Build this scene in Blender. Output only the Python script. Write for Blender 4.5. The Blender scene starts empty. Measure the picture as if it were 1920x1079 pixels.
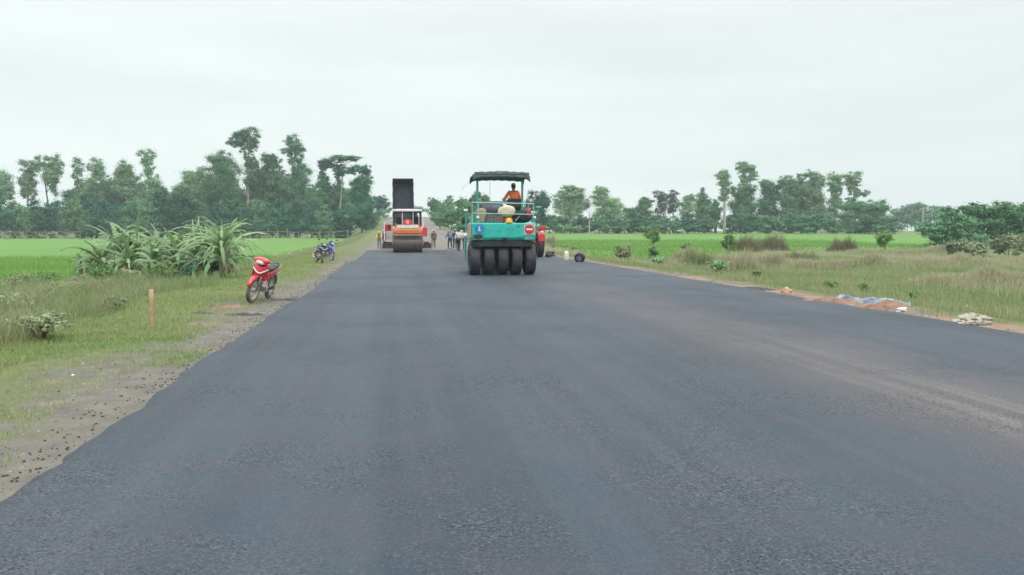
import bpy, bmesh, math, random
import numpy as np
from mathutils import Vector, Matrix, Euler, noise as mnoise
random.seed(7); rng = np.random.default_rng(11)
R = math.radians
scene = bpy.context.scene
col = scene.collection
# ---------------------------------------------------------------- camera
F = 1450.0; HZ = 433.0; CH = 1.6            # focal length in photo pixels, horizon row, eye height
PITCH = math.atan((539.5 - HZ) / F)
cd = bpy.data.cameras.new('camera'); cam = bpy.data.objects.new('camera', cd); col.objects.link(cam)
cd.sensor_width = 36; cd.lens = 36 * F / 1920; cd.clip_start = 0.1; cd.clip_end = 9000
cam.location = (0, 0, CH); cam.rotation_euler = (math.pi / 2 - PITCH, 0, 0)
scene.camera = cam
# ---------------------------------------------------------------- world: overcast sky
SUN_EL, SUN_AZ = R(58), R(150)
w = bpy.data.worlds.new("World"); scene.world = w; w.use_nodes = True
nt = w.node_tree; nt.nodes.clear()
def N(nt, t, **k):
    n = nt.nodes.new(t)
    for a, b in k.items(): setattr(n, a, b)
    return n
out = N(nt, 'ShaderNodeOutputWorld'); bg = N(nt, 'ShaderNodeBackground')
sky = N(nt, 'ShaderNodeTexSky', sky_type='NISHITA', sun_disc=False, sun_elevation=SUN_EL, sun_rotation=SUN_AZ)
tc = N(nt, 'ShaderNodeTexCoord'); sep = N(nt, 'ShaderNodeSeparateXYZ')
nt.links.new(tc.outputs['Generated'], sep.inputs[0])
rm = N(nt, 'ShaderNodeValToRGB'); cr = rm.color_ramp; cr.interpolation = 'EASE'
stops = [(0, (.73, .785, .775)), (.10, (.745, .80, .78)), (.30, (.745, .79, .785)), (.5, (1, 1, 1)), (1, (1, 1, 1))]
cr.elements[0].position = 0; cr.elements[1].position = 1
for p, c in stops[1:-1]:
    e = cr.elements.new(p); e.color = (*c, 1)
cr.elements[0].color = (*stops[0][1], 1); cr.elements[-1].color = (1, 1, 1, 1)
nt.links.new(sep.outputs['Z'], rm.inputs[0])
gain = N(nt, 'ShaderNodeMapRange'); gain.inputs[1].default_value = .32; gain.inputs[2].default_value = 1
gain.inputs[3].default_value = 1.0; gain.inputs[4].default_value = 2.3
nt.links.new(sep.outputs['Z'], gain.inputs[0])
mp = N(nt, 'ShaderNodeMapping'); mp.inputs['Scale'].default_value = (1, 1, 6.5); mp.inputs['Location'].default_value = (.4, 0, .3)
nt.links.new(tc.outputs['Generated'], mp.inputs[0])
nz = N(nt, 'ShaderNodeTexNoise'); nz.inputs['Scale'].default_value = 1.7; nz.inputs['Detail'].default_value = 5; nz.inputs['Roughness'].default_value = .5
nt.links.new(mp.outputs[0], nz.inputs['Vector'])
cm = N(nt, 'ShaderNodeMapRange'); cm.inputs[1].default_value = .3; cm.inputs[2].default_value = .7; cm.inputs[3].default_value = .93; cm.inputs[4].default_value = 1.09
nt.links.new(nz.outputs[0], cm.inputs[0])
mul = N(nt, 'ShaderNodeMath', operation='MULTIPLY'); nt.links.new(gain.outputs[0], mul.inputs[0]); nt.links.new(cm.outputs[0], mul.inputs[1])
vm = N(nt, 'ShaderNodeVectorMath', operation='SCALE'); nt.links.new(rm.outputs[0], vm.inputs[0]); nt.links.new(mul.outputs[0], vm.inputs['Scale'])
vs = N(nt, 'ShaderNodeVectorMath', operation='SCALE'); nt.links.new(sky.outputs[0], vs.inputs[0]); vs.inputs['Scale'].default_value = .1
mx = N(nt, 'ShaderNodeMix', data_type='RGBA'); mx.inputs[0].default_value = .94
nt.links.new(vs.outputs[0], mx.inputs[6]); nt.links.new(vm.outputs[0], mx.inputs[7])
nt.links.new(mx.outputs[2], bg.inputs[0]); bg.inputs[1].default_value = 1.0
nt.links.new(bg.outputs[0], out.inputs[0])
sl = bpy.data.lights.new('sun', 'SUN'); sl.energy = 1.0; sl.angle = R(25); sl.color = (1, .96, .9)
sun = bpy.data.objects.new('sun', sl); col.objects.link(sun)
sd = Vector((math.sin(SUN_AZ) * math.cos(SUN_EL), math.cos(SUN_AZ) * math.cos(SUN_EL), math.sin(SUN_EL)))
sun.rotation_euler = sd.to_track_quat('Z', 'Y').to_euler(); sun.location = (0, 0, 60)
vs_ = scene.view_settings; vs_.view_transform = 'Standard'; vs_.look = 'None'; vs_.exposure = 0.3; vs_.gamma = 1
# ---------------------------------------------------------------- helpers
cp, sp = math.cos(PITCH), math.sin(PITCH)
def ray(u, v):
    a, b = (u - 960) / F, -(v - 539.5) / F
    return Vector((a, cp + b * sp, -sp + b * cp))
def G(u, v, z=0.0):                       # photo pixel -> point on the plane z
    d = ray(u, v); k = (z - CH) / d.z
    return Vector((d.x * k, d.y * k, z))
def PD(u, v, Y):                          # photo pixel -> point at distance Y
    d = ray(u, v); k = Y / d.y
    return Vector((d.x * k, Y, CH + d.z * k))
A = math.atan((960 - 747) / F)            # road heading, left of the view
ca, sa = math.cos(A), math.sin(A)
def W(t, s, z=0): return Vector((t * ca - s * sa, t * sa + s * ca, z))
def TS(p): return (p[0] * ca + p[1] * sa, -p[0] * sa + p[1] * ca)
def sst(a, b, x):
    x = np.clip((np.asarray(x, float) - a) / (b - a), 0, 1); return x * x * (3 - 2 * x)
RS = [-4000, 88, 110, 135, 162, 200, 232, 262, 285, 320, 420, 5000]
RZ = [0, 0, .15, .5, 1.1, 2.3, 4.0, 5.9, 6.7, 6.6, 2, 2]
def zr(s): return np.interp(s, RS, RZ)
def vnoise(t, s, sc, seed=0):             # cheap smooth value noise
    x = np.asarray(t, float) / sc + seed * 17.3; y = np.asarray(s, float) / sc + seed * 9.1
    xi, yi = np.floor(x), np.floor(y); fx, fy = x - xi, y - yi
    fx = fx * fx * (3 - 2 * fx); fy = fy * fy * (3 - 2 * fy)
    h = lambda a, b: np.modf(np.abs(np.sin(a * 127.1 + b * 311.7 + seed * 7.7) * 43758.5453))[0]
    return (h(xi, yi) * (1 - fx) + h(xi + 1, yi) * fx) * (1 - fy) + (h(xi, yi + 1) * (1 - fx) + h(xi + 1, yi + 1) * fx) * fy
TL, TR = -2.42, 9.75
def hgt(t, s):
    t = np.asarray(t, float); s = np.asarray(s, float); r = zr(s)
    zl = -.62 + np.clip(s - 50, 0, 150) * .0022
    zrt = -.5 + np.clip(s - 60, 0, 160) * .0098
    wl = sst(-5.6, -9.2, t) if False else 1 - sst(-9.2, -5.4, t)
    wl2 = 1 - sst(-9.2 - 0, -4.5, t + np.maximum(r - zl - .6, 0) * 1.2 * (t < -4))
    wl = np.where(r > .05, 1 - sst(-9.2 - 2.2 * np.maximum(r, 0), -4.5, t), wl)
    wr = sst(10.9, 13.6 + 2.2 * np.maximum(r - zrt - .6, 0), t)
    z = r - .045
    z = np.where(t < 0, r - .045 + (zl - r + .045) * wl, r - .045 + (zrt - r + .045) * wr)
    off = np.clip(wl * (t < 0) + wr * (t > 0), 0, 1)
    fade = np.where(np.abs(s) < 400, 1, 0)
    z = z + off * fade * ((vnoise(t, s, 2.3, 1) - .5) * .12 + (vnoise(t, s, 7, 2) - .5) * .2)
    sh = np.where(t < 0, 1 - sst(-3.4, -2.7, t), sst(9.95, 10.5, t))
    z = z + sh * (1 - off) * ((vnoise(t, s, .55, 4) - .5) * .05 + (vnoise(t, s, 1.7, 5) - .5) * .05)
    # low earth bunds across the rough ground on the right
    for (a0, b0, a1, b1, hh, ww) in BUNDS:
        dx, dy = a1 - a0, b1 - b0; L2 = dx * dx + dy * dy
        k = np.clip(((t - a0) * dx + (s - b0) * dy) / L2, 0, 1)
        d = np.hypot(t - a0 - k * dx, s - b0 - k * dy)
        z = z + hh * np.exp(-(d / ww) ** 2) * (.8 + .4 * vnoise(t, s, 1.3, 6))
    return z
BUNDS = []
def bund(pts, hh, ww):
    q = [TS(G(u, v, -.45)) for u, v in pts]
    for a, b in zip(q[:-1], q[1:]): BUNDS.append((a[0], a[1], b[0], b[1], hh, ww))
bund([(1490, 505), (1640, 506), (1800, 500), (1990, 492)], .34, .8)
bund([(1600, 478), (1760, 479), (1830, 480)], .32, 1.0)
bund([(1750, 540), (1850, 536), (1960, 533)], .26, .6)
def gp(u, v, z0=-.4):                      # pixel -> point on the terrain (few iterations)
    z = z0
    for _ in range(4):
        p = G(u, v, min(z, 1.3)); t, s = TS(p); z = float(hgt(t, s))
    return Vector((p.x, p.y, z))
def onG(p):
    t, s = TS(p); return Vector((p[0], p[1], float(hgt(t, s))))

# ---- materials
MATS = {}
def mat(name, c, rough=.7, c2=None, scale=8, metal=0, bump=0, bscale=None, spec=.5, detail=4, trans=0, tint=None, objrand=0, coat=0):
    if name in MATS: return MATS[name]
    m = bpy.data.materials.new(name); m.use_nodes = True; t = m.node_tree; b = t.nodes['Principled BSDF']
    b.inputs['Roughness'].default_value = rough; b.inputs['Metallic'].default_value = metal
    b.inputs['Specular IOR Level'].default_value = spec
    if coat: b.inputs['Coat Weight'].default_value = coat; b.inputs['Coat Roughness'].default_value = .15
    tcn = N(t, 'ShaderNodeTexCoord')
    src = None
    if c2 is None: c2 = tuple(x * .72 for x in c)
    nn = N(t, 'ShaderNodeTexNoise'); nn.inputs['Scale'].default_value = scale; nn.inputs['Detail'].default_value = detail
    t.links.new(tcn.outputs['Object'], nn.inputs['Vector'])
    mr = N(t, 'ShaderNodeMapRange'); mr.inputs[1].default_value = .35; mr.inputs[2].default_value = .68
    t.links.new(nn.outputs[0], mr.inputs[0])
    mi = N(t, 'ShaderNodeMix', data_type='RGBA'); mi.inputs[6].default_value = (*c, 1); mi.inputs[7].default_value = (*c2, 1)
    t.links.new(mr.outputs[0], mi.inputs[0]); src = mi.outputs[2]
    if tint:
        at = N(t, 'ShaderNodeAttribute', attribute_name='tint')
        m2 = N(t, 'ShaderNodeMix', data_type='RGBA'); m2.inputs[7].default_value = (*tint, 1)
        t.links.new(at.outputs['Fac'], m2.inputs[0]); t.links.new(src, m2.inputs[6]); src = m2.outputs[2]
    if objrand:
        oi = N(t, 'ShaderNodeObjectInfo'); hs = N(t, 'ShaderNodeHueSaturation')
        r1 = N(t, 'ShaderNodeMapRange'); r1.inputs[3].default_value = 1 - objrand; r1.inputs[4].default_value = 1 + objrand
        t.links.new(oi.outputs['Random'], r1.inputs[0]); t.links.new(r1.outputs[0], hs.inputs['Value'])
        r2 = N(t, 'ShaderNodeMapRange'); r2.inputs[3].default_value = .485; r2.inputs[4].default_value = .515
        wv = N(t, 'ShaderNodeMath', operation='FRACT'); w2 = N(t, 'ShaderNodeMath', operation='MULTIPLY'); w2.inputs[1].default_value = 7.3
        t.links.new(oi.outputs['Random'], w2.inputs[0]); t.links.new(w2.outputs[0], wv.inputs[0]); t.links.new(wv.outputs[0], r2.inputs[0])
        t.links.new(r2.outputs[0], hs.inputs['Hue']); t.links.new(src, hs.inputs['Color']); src = hs.outputs[0]
    t.links.new(src, b.inputs['Base Color'])
    if bump:
        bn = N(t, 'ShaderNodeTexNoise'); bn.inputs['Scale'].default_value = bscale or scale * 4; bn.inputs['Detail'].default_value = 6
        t.links.new(tcn.outputs['Object'], bn.inputs['Vector'])
        bb = N(t, 'ShaderNodeBump'); bb.inputs['Strength'].default_value = bump; bb.inputs['Distance'].default_value = .02
        t.links.new(bn.outputs[0], bb.inputs['Height']); t.links.new(bb.outputs[0], b.inputs['Normal'])
    if trans:
        tr = N(t, 'ShaderNodeBsdfTranslucent'); ms = N(t, 'ShaderNodeMixShader'); ms.inputs[0].default_value = trans
        t.links.new(src, tr.inputs[0]); t.links.new(b.outputs[0], ms.inputs[1]); t.links.new(tr.outputs[0], ms.inputs[2])
        t.links.new(ms.outputs[0], t.nodes['Material Output'].inputs[0])
    MATS[name] = m; return m

def frame(d):
    d = Vector(d).normalized(); up = Vector((0, 0, 1)) if abs(d.z) < .9 else Vector((0, 1, 0))
    x = d.cross(up).normalized(); return x, x.cross(d).normalized()
class MB:
    def __init__(s): s.v = []; s.f = []
    def raw(s, vs, fs):
        o = len(s.v); s.v += [tuple(p) for p in vs]; s.f += [tuple(i + o for i in f) for f in fs]; return s
    def box(s, c, d, rot=None, taper=1, tx=None, ty=None):
        x, y, z = d[0] / 2, d[1] / 2, d[2] / 2; tx = taper if tx is None else tx; ty = taper if ty is None else ty
        pts = [(-x, -y, -z), (x, -y, -z), (x, y, -z), (-x, y, -z), (-x * tx, -y * ty, z), (x * tx, -y * ty, z), (x * tx, y * ty, z), (-x * tx, y * ty, z)]
        M = Euler(rot).to_matrix() if rot else Matrix.Identity(3)
        pts = [M @ Vector(p) + Vector(c) for p in pts]
        return s.raw(pts, [(3, 2, 1, 0), (4, 5, 6, 7), (0, 1, 5, 4), (1, 2, 6, 5), (2, 3, 7, 6), (3, 0, 4, 7)])
    def tube(s, pts, rad, n=10, cap=True):
        pts = [Vector(p) for p in pts]
        if not hasattr(rad, '__len__'): rad = [rad] * len(pts)
        vs = []; fs = []
        px = None
        for i, p in enumerate(pts):
            d = (pts[min(i + 1, len(pts) - 1)] - pts[max(i - 1, 0)])
            if d.length < 1e-9: d = Vector((0, 0, 1))
            x, y = frame(d)
            if px is not None:
                dn = d.normalized(); q = px - dn * px.dot(dn)
                if q.length > 1e-4: x = q.normalized(); y = dn.cross(x)
            px = x
            for k in range(n):
                a = 2 * math.pi * k / n; vs.append(p + (x * math.cos(a) + y * math.sin(a)) * rad[i])
        for i in range(len(pts) - 1):
            for k in range(n):
                a = i * n + k; b = i * n + (k + 1) % n; fs.append((a, b, b + n, a + n))
        if cap: fs.append(tuple(range(n))[::-1]); fs.append(tuple((len(pts) - 1) * n + k for k in range(n)))
        return s.raw(vs, fs)
    def ell(s, c, r, n=14, m=9, fn=None, zmin=-1):
        vs = []; fs = []; c = Vector(c); th0 = math.acos(max(-1, min(1, zmin)))
        for i in range(m + 1):
            th = th0 * i / m
            for k in range(n):
                a = 2 * math.pi * k / n
                p = Vector((math.sin(th) * math.cos(a), math.sin(th) * math.sin(a), math.cos(th)))
                q = fn(p) if fn else 1
                vs.append(c + Vector((p.x * r[0], p.y * r[1], p.z * r[2])) * q)
        for i in range(m):
            for k in range(n):
                a = i * n + k; b = i * n + (k + 1) % n; fs.append((a, a + n, b + n, b))
        return s.raw(vs, fs)
    def lathe(s, c, axis, prof, n=24):                # prof: (distance along axis, radius)
        ax = Vector(axis).normalized(); x, y = frame(ax); vs = []; fs = []
        for (h, r) in prof:
            for k in range(n):
                a = 2 * math.pi * k / n; vs.append(Vector(c) + ax * h + (x * math.cos(a) + y * math.sin(a)) * r)
        for i in range(len(prof) - 1):
            for k in range(n):
                a = i * n + k; b = i * n + (k + 1) % n; fs.append((a, b, b + n, a + n))
        return s.raw(vs, fs)
    def prism(s, poly, axis, lo, hi):                 # poly 2D (a,b); axis 'x': (y,z) ; 'y': (x,z) ; 'z': (x,y)
        n = len(poly); f = {'x': lambda a, b, h: (h, a, b), 'y': lambda a, b, h: (a, h, b), 'z': lambda a, b, h: (a, b, h)}[axis]
        vs = [f(a, b, lo) for a, b in poly] + [f(a, b, hi) for a, b in poly]
        fs = [tuple(range(n))[::-1], tuple(range(n, 2 * n))] + [(i, (i + 1) % n, n + (i + 1) % n, n + i) for i in range(n)]
        return s.raw(vs, fs)
    def build(s, name, m, parent=None, bevel=0, smooth=False, fix=True):
        me = bpy.data.meshes.new(name); me.from_pydata(s.v, [], s.f)
        if fix and len(s.f) < 20000:
            b = bmesh.new(); b.from_mesh(me); bmesh.ops.recalc_face_normals(b, faces=b.faces); b.to_mesh(me); b.free()
        if smooth: me.polygons.foreach_set('use_smooth', [True] * len(me.polygons))
        me.materials.append(m)
        o = bpy.data.objects.new(name, me); col.objects.link(o)
        if parent: o.parent = parent
        if bevel:
            md = o.modifiers.new('bevel', 'BEVEL'); md.width = bevel; md.segments = 2; md.limit_method = 'ANGLE'
        return o
def npmesh(name, verts, faces, m, parent=None, tint=None, smooth=False):
    me = bpy.data.meshes.new(name); k = faces.shape[1]
    me.vertices.add(len(verts)); me.vertices.foreach_set('co', verts.astype(np.float32).ravel())
    me.loops.add(faces.size); me.loops.foreach_set('vertex_index', faces.astype(np.int32).ravel())
    me.polygons.add(len(faces)); me.polygons.foreach_set('loop_start', np.arange(0, faces.size, k, dtype=np.int32))
    me.update(calc_edges=True)
    if smooth: me.polygons.foreach_set('use_smooth', np.ones(len(faces), bool))
    if tint is not None:
        at = me.attributes.new('tint', 'FLOAT', 'POINT'); at.data.foreach_set('value', tint.astype(np.float32))
    me.materials.append(m); me.validate()
    o = bpy.data.objects.new(name, me); col.objects.link(o)
    if parent: o.parent = parent
    return o
def tag(o, label=None, cat=None, group=None, kind=None):
    if label: o['label'] = label
    if cat: o['category'] = cat
    if group: o['group'] = group
    if kind: o['kind'] = kind
    return o
def empty(name, loc=(0, 0, 0), rz=0, label=None, cat=None, group=None, rot=None):
    o = bpy.data.objects.new(name, None); col.objects.link(o); o.location = loc
    o.rotation_euler = rot if rot else (0, 0, rz); o.empty_display_size = .3
    return tag(o, label, cat, group)
def copy_tree(o, parent=None):
    c = o.copy(); col.objects.link(c)
    if parent: c.parent = parent
    for ch in list(o.children): copy_tree(ch, c)
    return c

# ---------------------------------------------------------------- ground
def mnodes(name):
    m = bpy.data.materials.new(name); m.use_nodes = True; return m, m.node_tree, m.node_tree.nodes['Principled BSDF']
def nnoise(t, vec, scale, detail=4, rough=.55, stretch=None):
    if stretch:
        mpn = N(t, 'ShaderNodeMapping'); mpn.inputs['Scale'].default_value = stretch; t.links.new(vec, mpn.inputs[0]); vec = mpn.outputs[0]
    n = N(t, 'ShaderNodeTexNoise'); n.inputs['Scale'].default_value = scale; n.inputs['Detail'].default_value = detail; n.inputs['Roughness'].default_value = rough
    t.links.new(vec, n.inputs['Vector']); return n.outputs[0]
def rng_(t, v, a, b, c=0., d=1., smooth=False):
    m = N(t, 'ShaderNodeMapRange')
    if smooth: m.interpolation_type = 'SMOOTHSTEP'
    for i, x in enumerate((a, b, c, d)): m.inputs[i + 1].default_value = x
    t.links.new(v, m.inputs[0]); return m.outputs[0]
def math_(t, op, a, b=None):
    m = N(t, 'ShaderNodeMath', operation=op)
    for i, x in enumerate((a, b)):
        if x is None: continue
        if isinstance(x, (int, float)): m.inputs[i].default_value = x
        else: t.links.new(x, m.inputs[i])
    return m.outputs[0]
def mixc(t, f, a, b):
    m = N(t, 'ShaderNodeMix', data_type='RGBA')
    for i, x in ((0, f), (6, a), (7, b)):
        if isinstance(x, (int, float)): m.inputs[i].default_value = x
        elif isinstance(x, tuple): m.inputs[i].default_value = (*x, 1)
        else: t.links.new(x, m.inputs[i])
    return m.outputs[2]

GM, t, b = mnodes('ground_soil_and_grass')
tcn = N(t, 'ShaderNodeTexCoord'); V = tcn.outputs['Object']; sx = N(t, 'ShaderNodeSeparateXYZ'); t.links.new(V, sx.inputs[0])
n1 = nnoise(t, V, .55, 5); n2 = nnoise(t, V, 3.2, 5); n3 = nnoise(t, V, 22, 4, .7); n0 = nnoise(t, V, .09, 3)
grass = mixc(t, rng_(t, n1, .35, .65), (.12, .165, .06), (.155, .17, .085))
grass = mixc(t, rng_(t, n2, .5, .8), grass, (.07, .10, .04))
dirt = mixc(t, rng_(t, n2, .35, .7), (.135, .13, .112), (.19, .18, .155))
dirt = mixc(t, rng_(t, n3, .6, .66), dirt, (.10, .09, .08))
dirt = mixc(t, rng_(t, n3, .36, .32), dirt, (.36, .34, .3))
red = mixc(t, rng_(t, n2, .3, .7), (.235, .15, .11), (.31, .24, .18))
dry = mixc(t, rng_(t, n2, .3, .7), (.17, .155, .09), (.12, .15, .06))
# left side: dirt strip next to the asphalt, then grass
dl = math_(t, 'SUBTRACT', math_(t, 'MULTIPLY', sx.outputs['X'], -1.0), 2.4)       # distance from left edge
dle = math_(t, 'ADD', dl, math_(t, 'ADD', math_(t, 'MULTIPLY', math_(t, 'SUBTRACT', n1, .5), 5.0), math_(t, 'MULTIPLY', math_(t, 'SUBTRACT', n2, .5), 1.6)))
cl = mixc(t, rng_(t, dle, .75, 2.1, smooth=True), dirt, grass)
redm = math_(t, 'MULTIPLY', rng_(t, nnoise(t, V, .8, 3), .60, .70, 0, .7), rng_(t, dl, 2.2, 1.2))
cl = mixc(t, redm, cl, red)
dr = math_(t, 'SUBTRACT', sx.outputs['X'], 9.75)
dre = math_(t, 'ADD', dr, math_(t, 'MULTIPLY', math_(t, 'SUBTRACT', n1, .5), 1.7))
drybase = mixc(t, rng_(t, n0, .52, .64), grass, dry)
c_r = mixc(t, rng_(t, dre, .55, 1.3, smooth=True), mixc(t, rng_(t, n1, .42, .55), dirt, red), drybase)
colr = mixc(t, math_(t, 'GREATER_THAN', sx.outputs['X'], 3.0), cl, c_r)
t.links.new(colr, b.inputs['Base Color']); b.inputs['Roughness'].default_value = .95; b.inputs['Specular IOR Level'].default_value = .15
bb = N(t, 'ShaderNodeBump'); bb.inputs['Strength'].default_value = .8; bb.inputs['Distance'].default_value = .03
t.links.new(n3, bb.inputs['Height']); t.links.new(bb.outputs[0], b.inputs['Normal'])

def gridmesh(name, ta, sa_, m, zfn, keep=None):
    T, S = np.meshgrid(ta, sa_); Z = zfn(T, S); v = np.stack([T, S, Z], -1).reshape(-1, 3)
    nt_, ns = len(ta), len(sa_); i = np.arange(nt_ - 1)[None, :] + nt_ * np.arange(ns - 1)[:, None]
    f = np.stack([i, i + 1, i + 1 + nt_, i + nt_], -1).reshape(-1, 4)
    if keep is not None:
        c = v[f].mean(1); f = f[keep(c[:, 0], c[:, 1])]
    o = npmesh(name, v, f, m, smooth=True); o.rotation_euler = (0, 0, A); return o
ta = np.unique(np.concatenate([[-6000, -3000, -1500, -800, -400, -250], np.arange(-200, -24, 6), np.arange(-24, -12, .8), np.arange(-12, -2.4, .16), np.arange(-2.0, 9.7, 1.2), np.arange(9.7, 15, .16), np.arange(15, 60, .7), np.arange(60, 200, 6), [250, 400, 800, 1500, 3000, 6000]]))
sar = np.unique(np.concatenate([[-3000, -1000, -300, -100, -30], np.arange(-10, 3, 2), np.arange(3, 30, .2), np.arange(30, 75, .6), np.arange(75, 320, 4), [350, 400, 500, 700, 1100, 2000, 4000, 7000]]))
ground = gridmesh('ground', ta, sar, GM, hgt); tag(ground, kind='structure')

# ---------------------------------------------------------------- road
RM, t, b = mnodes('fresh_asphalt')
tcn = N(t, 'ShaderNodeTexCoord'); V = tcn.outputs['Object']; sx = N(t, 'ShaderNodeSeparateXYZ'); t.links.new(V, sx.inputs[0])
st = nnoise(t, V, 1.1, 5, .55, (1.3, .05, 1)); st2 = nnoise(t, V, 3.1, 4, .6, (1.2, .035, 1)); blot = nnoise(t, V, .35, 4, .6); blot2 = nnoise(t, V, 1.6, 5, .6)
fine = nnoise(t, V, 52, 3, .75); vor = N(t, 'ShaderNodeTexVoronoi'); vor.inputs['Scale'].default_value = 78; t.links.new(V, vor.inputs['Vector'])
c = mixc(t, rng_(t, st, .38, .62), (.020, .038, .054), (.034, .056, .075))
c = mixc(t, rng_(t, blot2, .42, .7, 0, .6), c, (.050, .045, .064))
c = mixc(t, math_(t, 'MULTIPLY', rng_(t, st2, .48, .7), .3), c, (.066, .074, .080))
c = mixc(t, math_(t, 'MULTIPLY', rng_(t, blot, .5, .7), .5), c, (.024, .040, .050))
# dusty brown band with pale wheel streaks right of the middle
du = math_(t, 'MULTIPLY', rng_(t, math_(t, 'ABSOLUTE', math_(t, 'SUBTRACT', math_(t, 'ADD', sx.outputs['X'], math_(t, 'MULTIPLY', math_(t, 'SUBTRACT', blot, .5), 1.5)), 5.2)), .25, 1.7, 1, 0, True), rng_(t, sx.outputs['Y'], 32, 6, .15, 1))
c = mixc(t, math_(t, 'MULTIPLY', du, .5), c, (.115, .098, .094))
du2 = math_(t, 'MULTIPLY', math_(t, 'MULTIPLY', rng_(t, math_(t, 'ABSOLUTE', math_(t, 'SUBTRACT', sx.outputs['X'], 5.25)), .08, .75, 1, 0, True), rng_(t, st2, .42, .6)), rng_(t, sx.outputs['Y'], 12, 4, 0, 1))
c = mixc(t, math_(t, 'MULTIPLY', du2, .55), c, (.24, .215, .18))
# coarse open texture in patches
co = rng_(t, nnoise(t, V, .7, 4, .6), .46, .62, .25, .9)
spk = math_(t, 'MULTIPLY', rng_(t, fine, .56, .66), co); spd = math_(t, 'MULTIPLY', rng_(t, fine, .45, .36), co)
c = mixc(t, math_(t, 'MULTIPLY', spk, .5), c, (.17, .18, .185)); c = mixc(t, math_(t, 'MULTIPLY', spd, .8), c, (.008, .009, .012))
sc_ = N(t, 'ShaderNodeSeparateColor'); t.links.new(vor.outputs['Color'], sc_.inputs[0])
c = mixc(t, math_(t, 'MULTIPLY', rng_(t, sc_.outputs[0], .72, 1, 0, 1), math_(t, 'MULTIPLY', co, .55)), c, (.15, .17, .18))
c = mixc(t, math_(t, 'MULTIPLY', rng_(t, sc_.outputs[1], .80, .86), co), c, (.006, .008, .012))
# dark fresh mix in the lane beside the roller
dk = math_(t, 'MULTIPLY', rng_(t, math_(t, 'ABSOLUTE', math_(t, 'SUBTRACT', sx.outputs['X'], math_(t, 'ADD', 3.3, math_(t, 'MULTIPLY', math_(t, 'SUBTRACT', blot, .5), 2.0)))), .2, 1.4, 1, 0, True), rng_(t, sx.outputs['Y'], 26, 40, 0, 1, True))
c = mixc(t, math_(t, 'MULTIPLY', dk, .75), c, (.018, .021, .026))
t.links.new(c, b.inputs['Base Color']); b.inputs['Specular IOR Level'].default_value = .42
t.links.new(rng_(t, blot, .3, .7, .62, .78), b.inputs['Roughness'])
bb = N(t, 'ShaderNodeBump'); bb.inputs['Strength'].default_value = .6; bb.inputs['Distance'].default_value = .008
t.links.new(math_(t, 'ADD', fine, vor.outputs['Distance']), bb.inputs['Height']); t.links.new(bb.outputs[0], b.inputs['Normal'])
sr = np.concatenate([np.arange(-30, 3, 1.0), np.arange(3, 30, .12), np.arange(30, 66, .5)])
eL = TL + (vnoise(sr, sr * 0, .17, 28) - .5) * .06 + (vnoise(sr, sr * 0, .45, 8) - .5) * .07 + (vnoise(sr, sr * 0, 3.1, 9) - .5) * .16
eR = TR + (vnoise(sr, sr * 0, .6, 18) - .5) * .08 + (vnoise(sr, sr * 0, 4, 19) - .5) * .16
cols_ = []
tt = [0, 0, .02, .15, .35, .5, .65, .85, .98, 1, 1]; zz = [-.075, -.02, 0, 0, 0, 0, 0, 0, 0, -.02, -.075]
for k, (a, z) in enumerate(zip(tt, zz)):
    ex = -.05 if k == 0 else (.05 if k == len(tt) - 1 else 0)
    cols_.append(np.stack([eL + (eR - eL) * a + ex, sr, np.full_like(sr, z)], -1))
v = np.stack(cols_, 1).reshape(-1, 3); nn_ = len(tt)
i = np.arange(nn_ - 1)[None, :] + nn_ * np.arange(len(sr) - 1)[:, None]
f = np.stack([i, i + 1, i + 1 + nn_, i + nn_], -1).reshape(-1, 4)
road = npmesh('asphalt_road', v, f, RM, smooth=True); road.rotation_euler = (0, 0, A); tag(road, kind='structure')
DM = mat('gravel_base', (.22, .205, .185), .95, (.15, .14, .12), .8, bump=.5, bscale=12, spec=.1, detail=8)
dr_ = gridmesh('gravel_road', np.linspace(TL - .3, TR + .1, 9), np.concatenate([np.arange(64, 330, 4), [360, 420]]), DM, lambda T, S: zr(S) - .02 + .02 * (S > 70)); tag(dr_, kind='structure')

# ---------------------------------------------------------------- rice fields
def inpoly(x, y, P):
    ins = np.zeros(x.shape, bool); n = len(P)
    for i in range(n):
        x0, y0 = P[i]; x1, y1 = P[(i + 1) % n]
        ins ^= ((y0 > y) != (y1 > y)) & (x < (x1 - x0) * (y - y0) / (y1 - y0 + 1e-12) + x0)
    return ins
RICE = mat('rice_leaves', (.098, .215, .042), .8, (.12, .235, .055), .12, bump=.6, bscale=9, spec=.15, detail=6)
PL = [(-13.5, 8), (-14.2, 20), (-10.8, 34), (-9.6, 60), (-10, 130), (-12, 193), (-220, 170), (-220, 8)]
PR_ = [TS(G(u, v, -.4)) for u, v in [(1012, 462), (1045, 468), (1110, 480), (1250, 484), (1340, 478), (1440, 470), (1600, 469), (1745, 468), (1760, 452)]]
PR_ += [TS(PD(1745, 440, 160)), TS(PD(1720, 436, 212)), TS(PD(1000, 436, 212)), (12.4, 160), (12, 90)]
def pdist(x, y, P):
    d = np.full(x.shape, 1e9); n = len(P)
    for i in range(n):
        x0, y0 = P[i]; dx, dy = P[(i + 1) % n][0] - x0, P[(i + 1) % n][1] - y0
        k = np.clip(((x - x0) * dx + (y - y0) * dy) / (dx * dx + dy * dy), 0, 1); d = np.minimum(d, np.hypot(x - x0 - k * dx, y - y0 - k * dy))
    return d
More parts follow.
